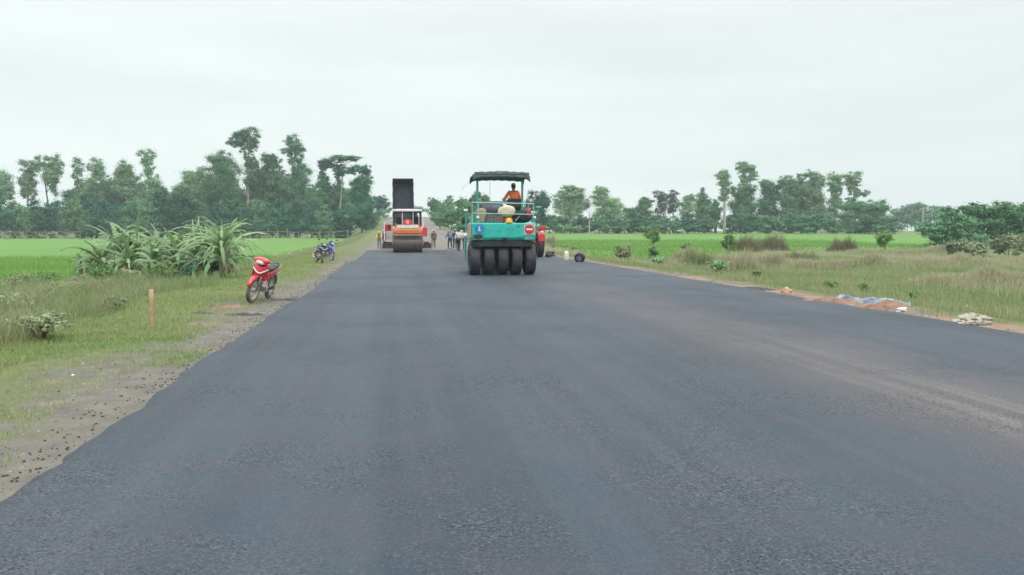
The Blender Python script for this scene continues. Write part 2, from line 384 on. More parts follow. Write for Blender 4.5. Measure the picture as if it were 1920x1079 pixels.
def rice(name, P, ta, sa_, label):
    o = gridmesh(name, ta, sa_, RICE, lambda T, S: hgt(T, S) - .1 + .2 * np.clip(pdist(T, S, P) / 1.2, 0, 1) + .08 * vnoise(T, S, 1.2, 3), lambda x, y: inpoly(x, y, P))
    return tag(o, label, 'rice field', kind='stuff')
rice('rice_field', PL, np.concatenate([np.arange(-220, -40, 6), np.arange(-40, -9, .5)]), np.concatenate([np.arange(8, 60, .5), np.arange(60, 196, 2)]), 'bright green young rice field left of the road')
rice('rice_field', PR_, np.arange(11, 190, .9), np.arange(40, 262, 1.2), 'bright green young rice field beyond the weeds right of the road')

# ---------------------------------------------------------------- grass (stuff)
def blades(name, t_, s_, h, wd, m, bend=.45, label=None, cat='grass', zoff=0):
    n = len(t_); h = h * (.55 + .8 * rng.random(n)); z = hgt(t_, s_) + zoff
    az = rng.random(n) * 2 * np.pi; dx, dy = np.cos(az), np.sin(az); b = bend * h * (.3 + rng.random(n))
    fa = rng.random(n) * 2 * np.pi; wx, wy = np.cos(fa) * wd / 2, np.sin(fa) * wd / 2
    P = np.stack([t_, s_, z], -1); Wd = np.stack([wx, wy, wx * 0], -1)
    m1 = P + np.stack([dx * b * .3, dy * b * .3, h * .6], -1); tp = P + np.stack([dx * b, dy * b, h * (1 - .15 * bend)], -1)
    v = np.stack([P - Wd, P + Wd, m1 + Wd * .8, m1 - Wd * .8, tp + Wd * .12, tp - Wd * .12], 1)
    base = np.arange(n)[:, None] * 6
    f = np.concatenate([base + np.array([[0, 1, 2, 3]]), base + np.array([[3, 2, 4, 5]])])
    tn = np.repeat(np.clip(vnoise(t_, s_, 1.9, 31) * .7 + rng.random(n) * .5 - .1, 0, 1), 6)
    o = npmesh(name, v.reshape(-1, 3), f, m, tint=tn); o.rotation_euler = (0, 0, A)
    return tag(o, label, cat, kind='stuff')
def scat(n, t0, t1, s0, s1, dens=None, sp=1.6):
    u = rng.random(n); s = s0 + (s1 - s0) * u ** sp; t_ = t0 + (t1 - t0) * rng.random(n)
    if dens is not None:
        k = rng.random(n) < dens(t_, s); t_, s = t_[k], s[k]
    return t_, s
GG = mat('short_grass', (.20, .33, .10), .85, (.24, .33, .13), .7, trans=.3, spec=.2, tint=(.33, .36, .17))
GT = mat('tall_grass', (.17, .29, .10), .85, (.24, .31, .14), .5, trans=.3, spec=.2, tint=(.32, .32, .19))
GD = mat('dry_grass', (.40, .38, .25), .9, (.28, .36, .16), .35, trans=.25, spec=.15, tint=(.48, .43, .32))
GR = mat('rice_blades', (.15, .31, .06), .85, (.17, .33, .075), .4, trans=.3, spec=.2, tint=(.20, .34, .09))
dl_ = lambda t_, s: np.clip((-(t_) - 2.4 - .9 + (vnoise(t_, s, 1.8, 41) - .5) * 3.2 + (vnoise(t_, s, .5, 42) - .5) * 1.6) / 1.6, 0.0, 1) + .12 * (t_ < -3.0) + .5 * (t_ < -4.6) 
blades('grass', *scat(150000, -9.5, -2.55, 4, 15, dl_, 1.0), .06, .007, GG, .8, 'short sparse grass on the nearest left verge')
blades('grass', *scat(110000, -9.5, -2.55, 12, 62, dl_, 1.3), .085, .011, GG, .7, 'short patchy green grass on the left verge')
tl = lambda t_, s: np.clip((-(t_) - 5.6 + (vnoise(t_, s, 2.2, 43) - .5) * 1.8) / .9, 0, 1) * np.clip(.25 + 1.2 * vnoise(t_, s, 1.1, 44), 0, 1)
blades('tall_grass', *scat(60000, -15.5, -7.0, 6, 26, lambda t_, s: np.clip(.2 + 1.3 * vnoise(t_, s, 1.6, 54), 0, 1)), .75, .013, GT, .6, 'rank mixed tall weeds and grass below the near left verge')
blades('tall_grass', *scat(80000, -15.5, -5.2, 5, 25, tl), .42, .012, GT, .55, 'tall seeding grass on the bank below the left verge')
blades('tall_grass', *scat(14000, -10.5, -6.0, 24, 190, tl, 1.3), .2, .04, GT, .55, 'tall grass along the left edge of the far verge')
dn = lambda t_, s: np.clip((t_ - 10.2 + (vnoise(t_, s, 1.8, 45) - .5) * 1.6) / 1.4, 0, 1) * np.clip(.35 + vnoise(t_, s, 2.4, 46), 0, 1)
blades('grass', *scat(150000, 10.0, 34, 8, 60, dn, 1.4), .2, .016, GT, .6, 'uneven green grass on the right verge beside the asphalt')
def dbrown(t_, s): return .4 * np.clip((vnoise(t_, s, 5, 47) - .58) * 5, 0, 1) * np.clip((t_ - 11.5) / 2, 0, 1) * ~inpoly(t_, s, PR_)
blades('dry_grass', *scat(90000, 11, 46, 14, 80, dbrown, 1.1), .38, .02, GD, .45, 'dry brown seeding grass patches on the rough ground right')
blades('dry_grass', *scat(14000, 11.2, 30, 60, 190, lambda t_, s: ~inpoly(t_, s, PR_) * np.clip((18 - t_) / 5, .0, 1), 1.3), .5, .06, GD, .45, 'dry grass along the far right verge of the gravel road')
# grass thick along the bunds
for (a0, b0, a1, b1, hh, ww) in BUNDS:
    k = rng.random(2600); blades('dry_grass', a0 + (a1 - a0) * k + rng.normal(0, .5, 2600), b0 + (b1 - b0) * k + rng.normal(0, .5, 2600), .28, .022, GD, .4, 'dry grass growing along the low earth bunds right')
def edge_rice(P, n, lo, hi):
    t_ = lo[0] + (hi[0] - lo[0]) * rng.random(n); s = lo[1] + (hi[1] - lo[1]) * rng.random(n) ** 1.5
    k = inpoly(t_, s, P); return t_[k], s[k]
blades('rice_plants', *edge_rice(PL, 90000, (-34, 8), (-9, 62)), .42, .02, GR, .3, 'upright young rice blades in the near left field', 'rice')
blades('rice_plants', *edge_rice(PR_, 60000, (12, 44), (60, 110)), .42, .04, GR, .3, 'upright young rice blades in the near right field', 'rice')

# ---------------------------------------------------------------- trees
def leafcards(lobes, size, dens, flat=1.0):
    """lobes: (centre xyz, radii xyz, weight); returns quads"""
    V_ = []; T_ = []; lobes = list(lobes); big = len(lobes)
    for i_ in range(big - 1):
        a_, b_ = lobes[i_], lobes[i_ + 1]
        lobes.append((tuple((np.array(a_[0]) + np.array(b_[0])) / 2), tuple((np.array(a_[1]) + np.array(b_[1])) * .42), min(a_[2], b_[2]) * .8))
    for (c, r, wgt) in lobes:
        area = math.pi * r[0] * r[2]; n = max(40, int(area / (size * size) * dens * wgt * 7.2))
        d = rng.normal(size=(n, 3)); d /= np.linalg.norm(d, axis=1)[:, None]
        # clumps: pull leaves towards a few sub-centres so that gaps open
        k = 16 + int(r[0] * r[2] * .5 / size ** .5); k = min(k, 70)
        cd_ = rng.normal(size=(k, 3)); cd_ /= np.linalg.norm(cd_, axis=1)[:, None]
        cr_ = cd_ * (rng.random((k, 1)) ** .42) * .88; crad = .16 + .26 * rng.random(k); ctint = rng.random(k)
        pr = crad ** 2; idx = rng.choice(k, n, p=pr / pr.sum()); q = cr_[idx] + d * np.minimum(np.abs(rng.normal(size=(n, 1))) * .62 + .15, 1.7) * crad[idx][:, None] * np.array([1.15, 1.15, .9])
        T_.append(np.repeat(np.clip(ctint[idx] * .75 + rng.random(n) * .3 + .25 * q[:, 2] * 0, 0, 1), 4))
        p = np.array(c) + q * np.array(r)
        nrm = d * 1.0 + q * .45 + rng.normal(size=(n, 3)) * .38 + np.array([0, 0, .45]); nrm /= np.linalg.norm(nrm, axis=1)[:, None]
        a = np.cross(nrm, rng.normal(size=(n, 3))); a /= np.linalg.norm(a, axis=1)[:, None]; b_ = np.cross(nrm, a)
        sz = size * (.55 + .8 * rng.random((n, 1)))
        V_.append(np.stack([p - a * sz * .62, p - b_ * sz * .36 + a * sz * .05, p + a * sz * .62, p + b_ * sz * .36 + a * sz * .05], 1))
    v = np.concatenate(V_).reshape(-1, 3); f = np.arange(len(v)).reshape(-1, 4); return v, f, np.concatenate(T_)
def treemat(name, c, c2, k=.8): return mat(name, tuple(x * k for x in c), .8, tuple(x * k * 1.1 for x in c2), .35, trans=.25, spec=.25, detail=5, objrand=.2, tint=tuple(x * y for x, y in zip(c2, (1.9 * k, 1.75 * k, 1.6 * k))))
TMd = treemat('dark_foliage', (.025, .090, .058), (.037, .12, .070), 1.1)
TMm = treemat('mid_foliage', (.046, .122, .070), (.072, .156, .085), 1.3)
TMp = treemat('pale_foliage', (.080, .155, .092), (.110, .185, .108), 1.5)
TMg = treemat('shrub_foliage', (.085, .18, .06), (.12, .22, .08), 1.0)
TMs = treemat('silvery_foliage', (.17, .225, .135), (.20, .25, .155), 1.0)
TMt = treemat('sparse_tan_foliage', (.075, .13, .08), (.10, .15, .10))
BARK = mat('bark', (.16, .14, .115), .9, (.09, .08, .065), 2, bump=.4)
PBARK = mat('pale_bark', (.42, .39, .34), .85, (.28, .25, .21), 1.5, bump=.3)
GT1 = 'trees behind the left rice field'; GT2 = 'trees behind the right rice field'; GT3 = 'trees beside the far gravel road'
def tree(name, label, Y, lobes, m, base_v=None, base_u=None, dens=1.25, size=.29, bark=None, group=None, trunk_r=None, cat='tree', limbs=True, depthk=.8):
    us = [l[0] for l in lobes]; bu = base_u if base_u is not None else sum(l[0] * l[2] * l[3] for l in lobes) / sum(l[2] * l[3] for l in lobes)
    base = onG(PD(bu, 435, Y)); base.z -= .15
    k = Y / F; L = []
    for l in lobes:
        p = PD(l[0], l[1], Y) - base; wgt = l[4] if len(l) > 4 else 1
        p.y += random.uniform(-.25, .25) * l[2] * k
        L.append((tuple(p), (l[2] * k * 1.28, max(l[2], l[3] * .6) * k * depthk, l[3] * k * 1.1), wgt))
    root = empty(name, base, label=label, cat=cat, group=group)
    v, f, tn = leafcards(L, size, dens); npmesh('crown', v, f, m, root, tint=tn)
    mb = MB(); top = max(L, key=lambda q: q[0][2]); H = top[0][2]; r0 = trunk_r or max(.1, H * .013)
    tp = Vector(top[0]); mid = Vector((tp.x * .35 + random.uniform(-.2, .2), tp.y * .3, H * .5))
    spine = [Vector((0, 0, 0)), Vector((mid.x * .25, mid.y * .25, H * .22)), mid, mid.lerp(tp, .55), tp]
    mb.tube(spine, [r0 * 1.25, r0, r0 * .75, r0 * .5, r0 * .15], 7)
    if limbs:
        for (c, r, wgt) in L:
            c = Vector(c)
            if c.z < H * .25: continue
            for j in range(2):
                tgt = c + Vector((random.uniform(-.6, .6) * r[0], random.uniform(-.5, .5) * r[1], random.uniform(0, .6) * r[2]))
                hz = max(.15, min(.85, (tgt.z - r[2]) / H)); st_ = spine[1].lerp(spine[2], min(1, max(0, (hz - .22) / .3))) if hz < .5 else spine[2].lerp(tp, (hz - .5) / .5)
                mb.tube([st_, st_.lerp(tgt, .5) + Vector((0, 0, .04 * H)), tgt], [r0 * .42, r0 * .28, r0 * .08], 5)
    mb.build('trunk', bark or BARK, root, smooth=True)
    return root
E = 'eucalyptus_tree'
# left row, from left to right; lobes in photo pixels at the tree's own distance
LT = [
 (E, 'pale loose-crowned tree cut by the left photo edge', 200, [(4, 345, 20, 26), (18, 366, 14, 12), (-10, 360, 22, 26)], TMp, .95),
 (E, 'upright tree with narrow waisted crown, first whole one from the left edge', 203, [(52, 315, 17, 17), (53, 340, 13, 18), (57, 364, 13, 14)], TMp, 1.3),
 (E, 'upright tree with heart-shaped double-topped crown tapering to a thin base', 201, [(80, 306, 14, 16), (106, 310, 13, 19), (94, 326, 17, 16), (97, 350, 11, 20)], TMp, 1.15),
 (E, 'thin see-through tree at left end of the airy grove', 204, [(143, 310, 13, 14), (146, 335, 9, 20), (155, 362, 12, 14)], TMp, .7),
 (E, 'airy tree with sky showing through its round top', 202, [(180, 310, 17, 16), (186, 338, 20, 20), (175, 362, 20, 14)], TMp, .7),
 (E, 'full yellowish-green crowned tree in the airy grove', 200, [(228, 318, 17, 20), (247, 335, 18, 22), (222, 345, 18, 20), (240, 362, 22, 18)], TMp, 1.2),
 (E, 'slim tree with small tufted head right of the airy grove', 203, [(277, 293, 16, 14), (280, 318, 10, 14), (288, 348, 17, 18), (285, 368, 20, 15)], TMp, 1.0),
 (E, 'broad low pale tree left of the tall dense grove', 198, [(358, 335, 20, 16), (376, 325, 11, 13), (350, 358, 20, 18), (372, 362, 20, 22)], TMp, 1.1),
 (E, 'dense dark full-skirted tree at the left of the tallest trees', 196, [(412, 298, 20, 20), (418, 325, 27, 28), (408, 355, 25, 30), (395, 340, 13, 30), (425, 375, 25, 30)], TMm, 1.5),
 (E, 'tallest tree with leaning hooked top and white trunk', 200, [(468, 250, 19, 11), (446, 258, 14, 9), (432, 268, 8, 7), (456, 274, 13, 12), (478, 262, 12, 12), (466, 292, 11, 14), (472, 318, 15, 20), (470, 345, 14, 18, .6)], TMm, 1.0),
 (E, 'feathery tree between the two tallest crowns', 201, [(500, 296, 14, 12), (516, 306, 14, 17), (494, 328, 18, 22), (512, 345, 18, 24), (500, 368, 24, 20)], TMm, 1.0),
 (E, 'second tallest tree with knobbly open head', 199, [(545, 264, 15, 12), (560, 277, 13, 13), (538, 284, 11, 10), (562, 308, 13, 20), (566, 332, 18, 22), (550, 352, 18, 22)], TMm, 1.05),
 (E, 'narrow dark tree left of the flat-topped tree', 197, [(608, 322, 9, 16), (607, 345, 14, 20), (600, 370, 22, 22)], TMm, 1.3),
 ('flat_topped_tree', 'flat-topped tree with layered horizontal branches above a pale trunk', 195, [(647, 296, 27, 4.5), (660, 301, 12, 4), (617, 303, 15, 6), (605, 310, 8, 8), (632, 312, 16, 5), (645, 322, 17, 5), (636, 330, 9, 6)], TMd, 1.6),
 (E, 'small pointed dark tree under the flat-topped crown', 196, [(635, 348, 9, 16), (632, 370, 15, 18), (628, 392, 20, 18)], TMm, 1.4),
 ('creeper_covered_tree', 'creeper-clad tower-like tree at the right end of the left row', 188, [(668, 320, 15, 10), (689, 319, 8, 10), (683, 338, 14, 14), (672, 355, 18, 20), (684, 378, 20, 22), (672, 402, 26, 24), (688, 412, 20, 20)], TMd, 1.6),
]
for (nm, lab, Y, lobes, m, dn_) in LT:
    tree(nm, lab, Y, lobes, m, dens=dn_ * 1.15, group=GT1, bark=PBARK if ('white' in lab or 'pale trunk' in lab) else None)
mid = [(142, 352, 'see-through tree'), (172, 338, 'round-topped airy tree'), (206, 334, 'gap left of the yellowish-green crown'), (262, 342, 'slim tufted tree, left side'), (306, 350, 'slim tufted tree, right side'), (340, 346, 'broad low pale tree, left side'), (386, 336, 'gap left of the dense full-skirted tree'), (440, 334, 'gap left of the white trunk'), (486, 322, 'feathery tree, left side'), (524, 318, 'feathery tree, right side'), (556, 326, 'second tallest tree'), (584, 346, 'gap right of the second tallest tree'), (618, 350, 'flat-topped tree, left side'), (652, 352, 'flat-topped tree, right side')]
for i, (u, top, wh) in enumerate(mid):
    hh = 400 - top; w_ = random.uniform(22, 30)
    tree(E, 'mid-height leafy tree filling in behind the ' + wh, 207, [(u + random.uniform(-4, 4), top + 8, w_ * .45, 9), (u - 7, top + hh * .35, w_ * .75, hh * .24), (u + 8, top + hh * .5, w_ * .8, hh * .26), (u, top + hh * .8, w_ * 1.05, hh * .32)], [TMm, TMp, TMm][i % 3], dens=1.25, group=GT1, limbs=False)
# understory: rounded bushy trees one by one
def bushrow(spec, Y0, group, labs, mats, size=.38):
    for i, (u, top, bot, wd) in enumerate(spec):
        h = (bot - top); L = [(u, top + h * .3, wd * .62, h * .3), (u - wd * .45, top + h * .55, wd * .55, h * .36), (u + wd * .45, top + h * .55, wd * .55, h * .38), (u, bot - h * .25, wd * .95, h * .3)]
        tree('bushy_tree', labs[i], Y0 + (i * 37 % 7) - 3, L, mats[i % len(mats)], dens=1.35, size=size, group=group, limbs=False)
us1 = [(-8, 360, 443, 34), (28, 372, 442, 30), (66, 378, 444, 30), (104, 370, 443, 28), (142, 372, 444, 30), (180, 370, 442, 32), (222, 372, 445, 30), (262, 368, 444, 32), (302, 350, 444, 26), (334, 356, 444, 28), (372, 372, 444, 28), (410, 378, 446, 28), (446, 374, 444, 28), (486, 368, 443, 30), (524, 372, 444, 28), (562, 376, 443, 30), (600, 386, 444, 28), (636, 398, 445, 26)]
bl = ['low dark bushy tree at the extreme left edge', 'low dark bushy tree left of the narrow waisted tree', 'low bushy tree under the narrow waisted tree', 'low bushy tree under the heart-shaped crown', 'low bushy tree under the see-through tree', 'low bushy tree beneath the airy round top', 'low bushy tree beneath the yellowish-green crown', 'low bushy tree under the slim tufted tree', 'low bushy tree just right of the slim tufted tree', 'low bushy tree left of the broad low pale tree', 'dark bushy tree above the banana clump', 'dark bushy tree at the foot of the dense full-skirted tree', 'dark bushy tree left of the white trunk', 'dark bushy tree right of the white trunk', 'dark bushy tree below the second tallest tree, left side', 'dark bushy tree below the second tallest tree, right side', 'dark bushy tree behind the wooden fence, left of the pointed tree', 'dark bushy tree below the small pointed tree']
bushrow(us1, 190, GT1, bl, [TMd, TMm, TMd])
RT_ = [
 ('dome_crowned_tree', 'dark dome-shaped tree just right of the green roller canopy post', 175, [(1006, 376, 19, 20), (1018, 384, 12, 16), (994, 388, 14, 18), (1008, 405, 20, 20)], TMd, 1.7),
 ('spreading_tree', 'wide tree with layered olive branches right of the roller', 205, [(1066, 353, 14, 8), (1078, 362, 20, 10), (1052, 370, 16, 14), (1088, 382, 18, 20), (1062, 395, 24, 24)], TMp, 1.2),
 ('spreading_tree', 'peaked olive tree right of the widest layered one', 203, [(1128, 354, 11, 10), (1126, 372, 17, 14), (1142, 386, 20, 18), (1158, 398, 18, 20), (1130, 405, 25, 20)], TMp, 1.35),
 ('spreading_tree', 'small low tree in the dip right of the peaked olive tree', 206, [(1180, 396, 14, 12), (1188, 412, 18, 14)], TMm, 1.4),
 ('spreading_tree', 'round dark-headed tree left of the bare tan tree', 202, [(1211, 376, 13, 10), (1205, 392, 16, 16), (1214, 410, 18, 16)], TMm, 1.3),
 ('sparse_tree', 'nearly bare tan-leaved tree in the middle of the right row', 204, [(1234, 364, 13, 9), (1246, 376, 13, 14), (1240, 398, 16, 18)], TMt, .6),
 ('sparse_tree', 'thin tan tree with small head beside the bare one', 205, [(1262, 366, 9, 11), (1260, 388, 10, 18)], TMt, .75),
 ('spreading_tree', 'grey-green round tree right of the thin tan tree', 203, [(1284, 382, 15, 14), (1297, 370, 9, 9), (1288, 402, 18, 18)], TMp, 1.1),
 ('pointed_tree', 'pointed dark tree left of the lone pale trunk', 204, [(1317, 366, 8, 13), (1318, 384, 14, 18), (1322, 406, 18, 20)], TMm, 1.4),
 ('pointed_tree', 'short dark tree tucked against the lone pale trunk', 206, [(1340, 386, 9, 12), (1342, 406, 14, 20)], TMm, 1.3),
 (E, 'lone eucalyptus with an egg-shaped head on a bare pale trunk', 190, [(1357, 324, 9, 12), (1357, 336, 15, 12), (1362, 354, 10, 10), (1356, 369, 9, 12), (1366, 347, 8, 8, .5)], TMp, 1.2),
 (E, 'eucalyptus with a twin-lobed head above the right row', 200, [(1391, 316, 11, 13), (1411, 319, 12, 13), (1392, 334, 10, 8), (1410, 334, 12, 6), (1390, 352, 7, 14, .5)], TMp, 1.25),
 (E, 'broad leafy tree below the twin-lobed head', 198, [(1384, 362, 17, 16), (1406, 362, 16, 18), (1392, 388, 24, 24), (1400, 408, 26, 20)], TMm, 1.35),
 (E, 'rounded eucalyptus right of the twin-lobed one', 200, [(1436, 346, 14, 11), (1448, 358, 18, 18), (1440, 380, 20, 22), (1446, 404, 22, 20)], TMm, 1.3),
 (E, 'rounded eucalyptus in the middle of the tall right clump', 199, [(1472, 338, 14, 10), (1480, 352, 18, 16), (1476, 376, 22, 22), (1484, 402, 22, 20)], TMp, 1.35),
 (E, 'short eucalyptus filling the notch in the tall right clump', 202, [(1498, 336, 9, 11), (1500, 356, 13, 18), (1502, 386, 18, 22)], TMm, 1.2),
 (E, 'broadest eucalyptus crown of the tall right clump', 198, [(1521, 328, 13, 10), (1536, 338, 13, 12), (1524, 352, 18, 18), (1528, 380, 20, 24), (1530, 405, 20, 18)], TMp, 1.4),
 (E, 'slender eucalyptus left of the last mushroom-headed one', 201, [(1565, 332, 13, 12), (1562, 350, 14, 12), (1568, 368, 10, 16), (1560, 392, 18, 20)], TMp, 1.15),
 (E, 'mushroom-headed eucalyptus at the right end of the tall clump', 200, [(1600, 331, 15, 10), (1599, 346, 15, 10), (1602, 362, 10, 10, .7), (1624, 364, 7, 8)], TMp, 1.25),
 ('spreading_tree', 'low spreading tree under the mushroom-headed eucalyptus', 196, [(1592, 382, 17, 13), (1622, 388, 26, 14), (1650, 394, 16, 16), (1610, 404, 32, 18), (1645, 408, 22, 14)], TMm, 1.5),
]
for (nm, lab, Y, lobes, m, dn_) in RT_:
    tree(nm, lab, Y, lobes, m, dens=dn_ * 1.15, group=GT2, bark=PBARK if 'eucalyptus' in nm else None, trunk_r=.34 if 'lone' in lab else None)
us2 = [(1030, 398, 436, 22), (1058, 404, 436, 24), (1092, 402, 436, 24), (1124, 406, 436, 22), (1156, 405, 436, 24), (1190, 408, 436, 24), (1222, 406, 436, 22), (1256, 404, 436, 24), (1290, 406, 436, 24), (1322, 402, 436, 22), (1372, 400, 436, 24), (1404, 404, 436, 24), (1440, 402, 436, 26), (1478, 404, 436, 26), (1514, 402, 436, 26), (1552, 404, 436, 26), (1590, 408, 437, 26), (1628, 408, 437, 26), (1664, 404, 437, 26)]
bl2 = ['low bushy tree at the left end of the right row beside the dome-shaped tree', 'low bushy tree under the wide layered tree', 'low bushy tree just left of the thin grey pole top', 'low bushy tree under the peaked olive tree', 'low bushy tree right of the peaked olive tree', 'low bushy tree in the dip of the right row', 'low bushy tree under the nearly bare tan tree, left side', 'low bushy tree under the thin tan tree', 'low bushy tree under the grey-green round tree', 'low bushy tree under the pointed dark tree', 'low bushy tree right of the lone pale trunk', 'low bushy tree under the twin-lobed eucalyptus', 'low bushy tree under the rounded eucalyptus', 'low bushy tree in the middle of the tall right clump', 'low bushy tree under the broadest eucalyptus', 'low bushy tree under the slender eucalyptus', 'low bushy tree under the mushroom-headed eucalyptus', 'low bushy tree at the right foot of the tall clump', 'low bushy tree at the right end of the tall clump']
bushrow(us2, 194, GT2, bl2, [TMm, TMm, TMd])
GF = 'distant hazy trees at the far right'
for lab, Y, lobes in [('distant hazy low tree right of the tall clump', 300, [(1684, 405, 18, 14), (1700, 394, 10, 10), (1690, 416, 26, 14)]), ('distant hazy flat-headed tree left of the far grey pole', 310, [(1722, 386, 18, 7), (1716, 398, 20, 14), (1724, 414, 26, 16)]), ('distant hazy tree right of the far grey pole', 300, [(1752, 394, 14, 10), (1766, 400, 16, 12), (1756, 414, 24, 18)])]:
    tree('distant_tree', lab, Y, lobes, TMm, dens=1.3, size=.6, group=GF)
GN = 'dark spreading trees at the right edge'
for lab, Y, lobes in [('dark spreading tree leaning left over the field edge, nearest of the right trees', 82, [(1742, 428, 24, 16), (1764, 440, 30, 18), (1790, 412, 32, 20), (1776, 398, 18, 12), (1800, 440, 30, 18), (1770, 452, 34, 12), (1815, 452, 34, 14)]),
                      ('dark spreading tree with pale forked limbs second from the field', 86, [(1822, 392, 22, 11), (1840, 402, 32, 18), (1846, 422, 36, 22), (1808, 400, 20, 14), (1838, 446, 40, 18)]),
                      ('dark flat-topped spreading tree beside the right photo edge', 88, [(1880, 386, 18, 9), (1890, 402, 32, 18), (1894, 424, 34, 22), (1880, 444, 38, 20)]),
                      ('dark spreading tree cut by the right photo edge', 90, [(1926, 390, 24, 12), (1936, 408, 34, 22), (1930, 428, 34, 20), (1922, 446, 38, 18), (1868, 412, 22, 22)])]:
    tree('spreading_tree', lab, Y, lobes, TMm, dens=1.2, size=.2, group=GN, bark=PBARK, trunk_r=.12)
CT = [('rounded tree right of the gravel road nearest the workers', 140, [(868, 382, 14, 14), (872, 398, 18, 20), (866, 415, 16, 14)], TMm), ('pointed tree seen left of the roller canopy post', 150, [(893, 372, 12, 14), (888, 392, 16, 20), (898, 410, 18, 18)], TMm), ('small-headed tree seen under the roller canopy', 165, [(910, 373, 8, 9), (912, 388, 12, 12), (925, 402, 16, 16)], TMm), ('hazy tree left of the pair beside the gravel road crest', 215, [(812, 380, 10, 10), (818, 392, 14, 16), (824, 402, 14, 12)], TMm), ('taller twin tree beside the gravel road crest', 190, [(842, 376, 9, 9), (838, 392, 15, 16), (846, 404, 18, 14)], TMm), ('brushy low tree close behind the white-shirted men', 120, [(866, 425, 16, 10), (880, 420, 12, 14), (850, 428, 10, 6)], TMm), ('brushy low tree halfway up the right side of the gravel road', 185, [(814, 408, 10, 9), (826, 414, 12, 8), (838, 420, 12, 7)], TMm), ('low tree beside the gravel road with brush below', 160, [(838, 410, 14, 10), (856, 408, 16, 14), (828, 408, 12, 9)], TMm), ('dark tree left of the raised truck bed', 255, [(712, 374, 12, 10), (722, 386, 12, 12), (706, 388, 12, 12)], TMd), ('low green brush tree on the embankment left of the truck', 215, [(700, 402, 10, 10), (716, 400, 12, 8)], TMm), ('distant tree right of the gravel road crest behind the paver', 300, [(778, 392, 12, 6), (792, 394, 10, 6)], TMp), ('tree behind the roller body beside the field', 160, [(955, 404, 20, 14), (978, 400, 18, 16), (940, 406, 16, 12)], TMd)]
for lab, Y, lobes, m in CT: tree('roadside_tree', lab, Y, lobes, m, dens=1.45, size=.36, group=GT3)

# ---------------------------------------------------------------- shrubs and weeds
def shrub(u, vb, wpx, hpx, lab, m, name='shrub', cat='shrub', size=.12, dens=1.2, group='shrubs among the weeds right of the road', z0=-.4):
    base = gp(u, vb, z0); k = base.y / F; root = empty(name, base, label=lab, cat=cat, group=group); L = []; w_, h_ = wpx * k, hpx * k
    for j in range(5):
        L.append(((random.uniform(-.3, .3) * w_, random.uniform(-.25, .25) * w_, h_ * random.uniform(.35, .72)), (w_ * random.uniform(.2, .32), w_ * .25, h_ * random.uniform(.2, .3)), 1))
    v, f, tn = leafcards(L, size, dens); npmesh('foliage', v, f, m, root, tint=tn)
    mb = MB()
    for j in range(5):
        a = random.uniform(0, 6.28); c = L[j][0]; mb.tube([(math.cos(a) * .03, math.sin(a) * .03, -.05), (c[0] * .5, c[1] * .5, c[2] * .5), c], [.02, .014, .006], 5)
    mb.build('stem', BARK, root); return root
for a in [(1168, 490, 38, 34, 'grey-green spreading shrub at the asphalt edge side of the field', TMs), (1222, 464, 34, 36, 'bright leafy shrub standing at the near edge of the right rice field', TMg), (1230, 486, 34, 30, 'lower olive shrub in front of the bright leafy shrub', TMg), (1288, 470, 22, 18, 'small shrub between the bright leafy shrub and the round one', TMg),
          (1365, 476, 26, 44, 'upright bright green shrub below the lone pale trunk', TMg), (1442, 466, 44, 22, 'flat dark shrub in tall yellow grass', TMg), (1400, 466, 34, 20, 'low shrub left of the flat dark one', TMp), (1660, 470, 48, 52, 'tall young light green tree-like shrub at the right of the rice field', TMg), (1240, 500, 40, 26, 'scrubby weed bush near the asphalt', TMp), (1340, 512, 60, 26, 'wide scrubby weed bush near the brown grass', TMp),
          (1418, 522, 24, 16, 'small dark weed near the red soil', TMg), (1618, 548, 22, 16, 'round leafy weed above the crumpled sheeting', TMg), (1560, 540, 30, 14, 'low leafy weed left of the round one', TMg), (1720, 560, 30, 14, 'low leafy weed at right beyond the sheeting', TMg), (1060, 470, 26, 10, 'low weed behind the cream jerrycan', TMg), (1080, 472, 26, 12, 'low weed behind the black wheel', TMg), (1040, 470, 20, 9, 'low weed behind the black bag', TMg)]:
    shrub(*a)
gs = 'grey-green shrubs in front of the dark right trees'
for u, vb, wd, h, lab in [(1800, 488, 60, 42, 'grey-green shrub leftmost below the dark trees'), (1845, 486, 60, 44, 'grey-green shrub second below the dark trees'), (1890, 484, 60, 46, 'grey-green shrub below the flat-topped dark tree'), (1932, 486, 60, 50, 'grey-green shrub cut by the right photo edge')]:
    shrub(u, vb, wd, h, lab, TMs, size=.16, group=gs, dens=1.4)
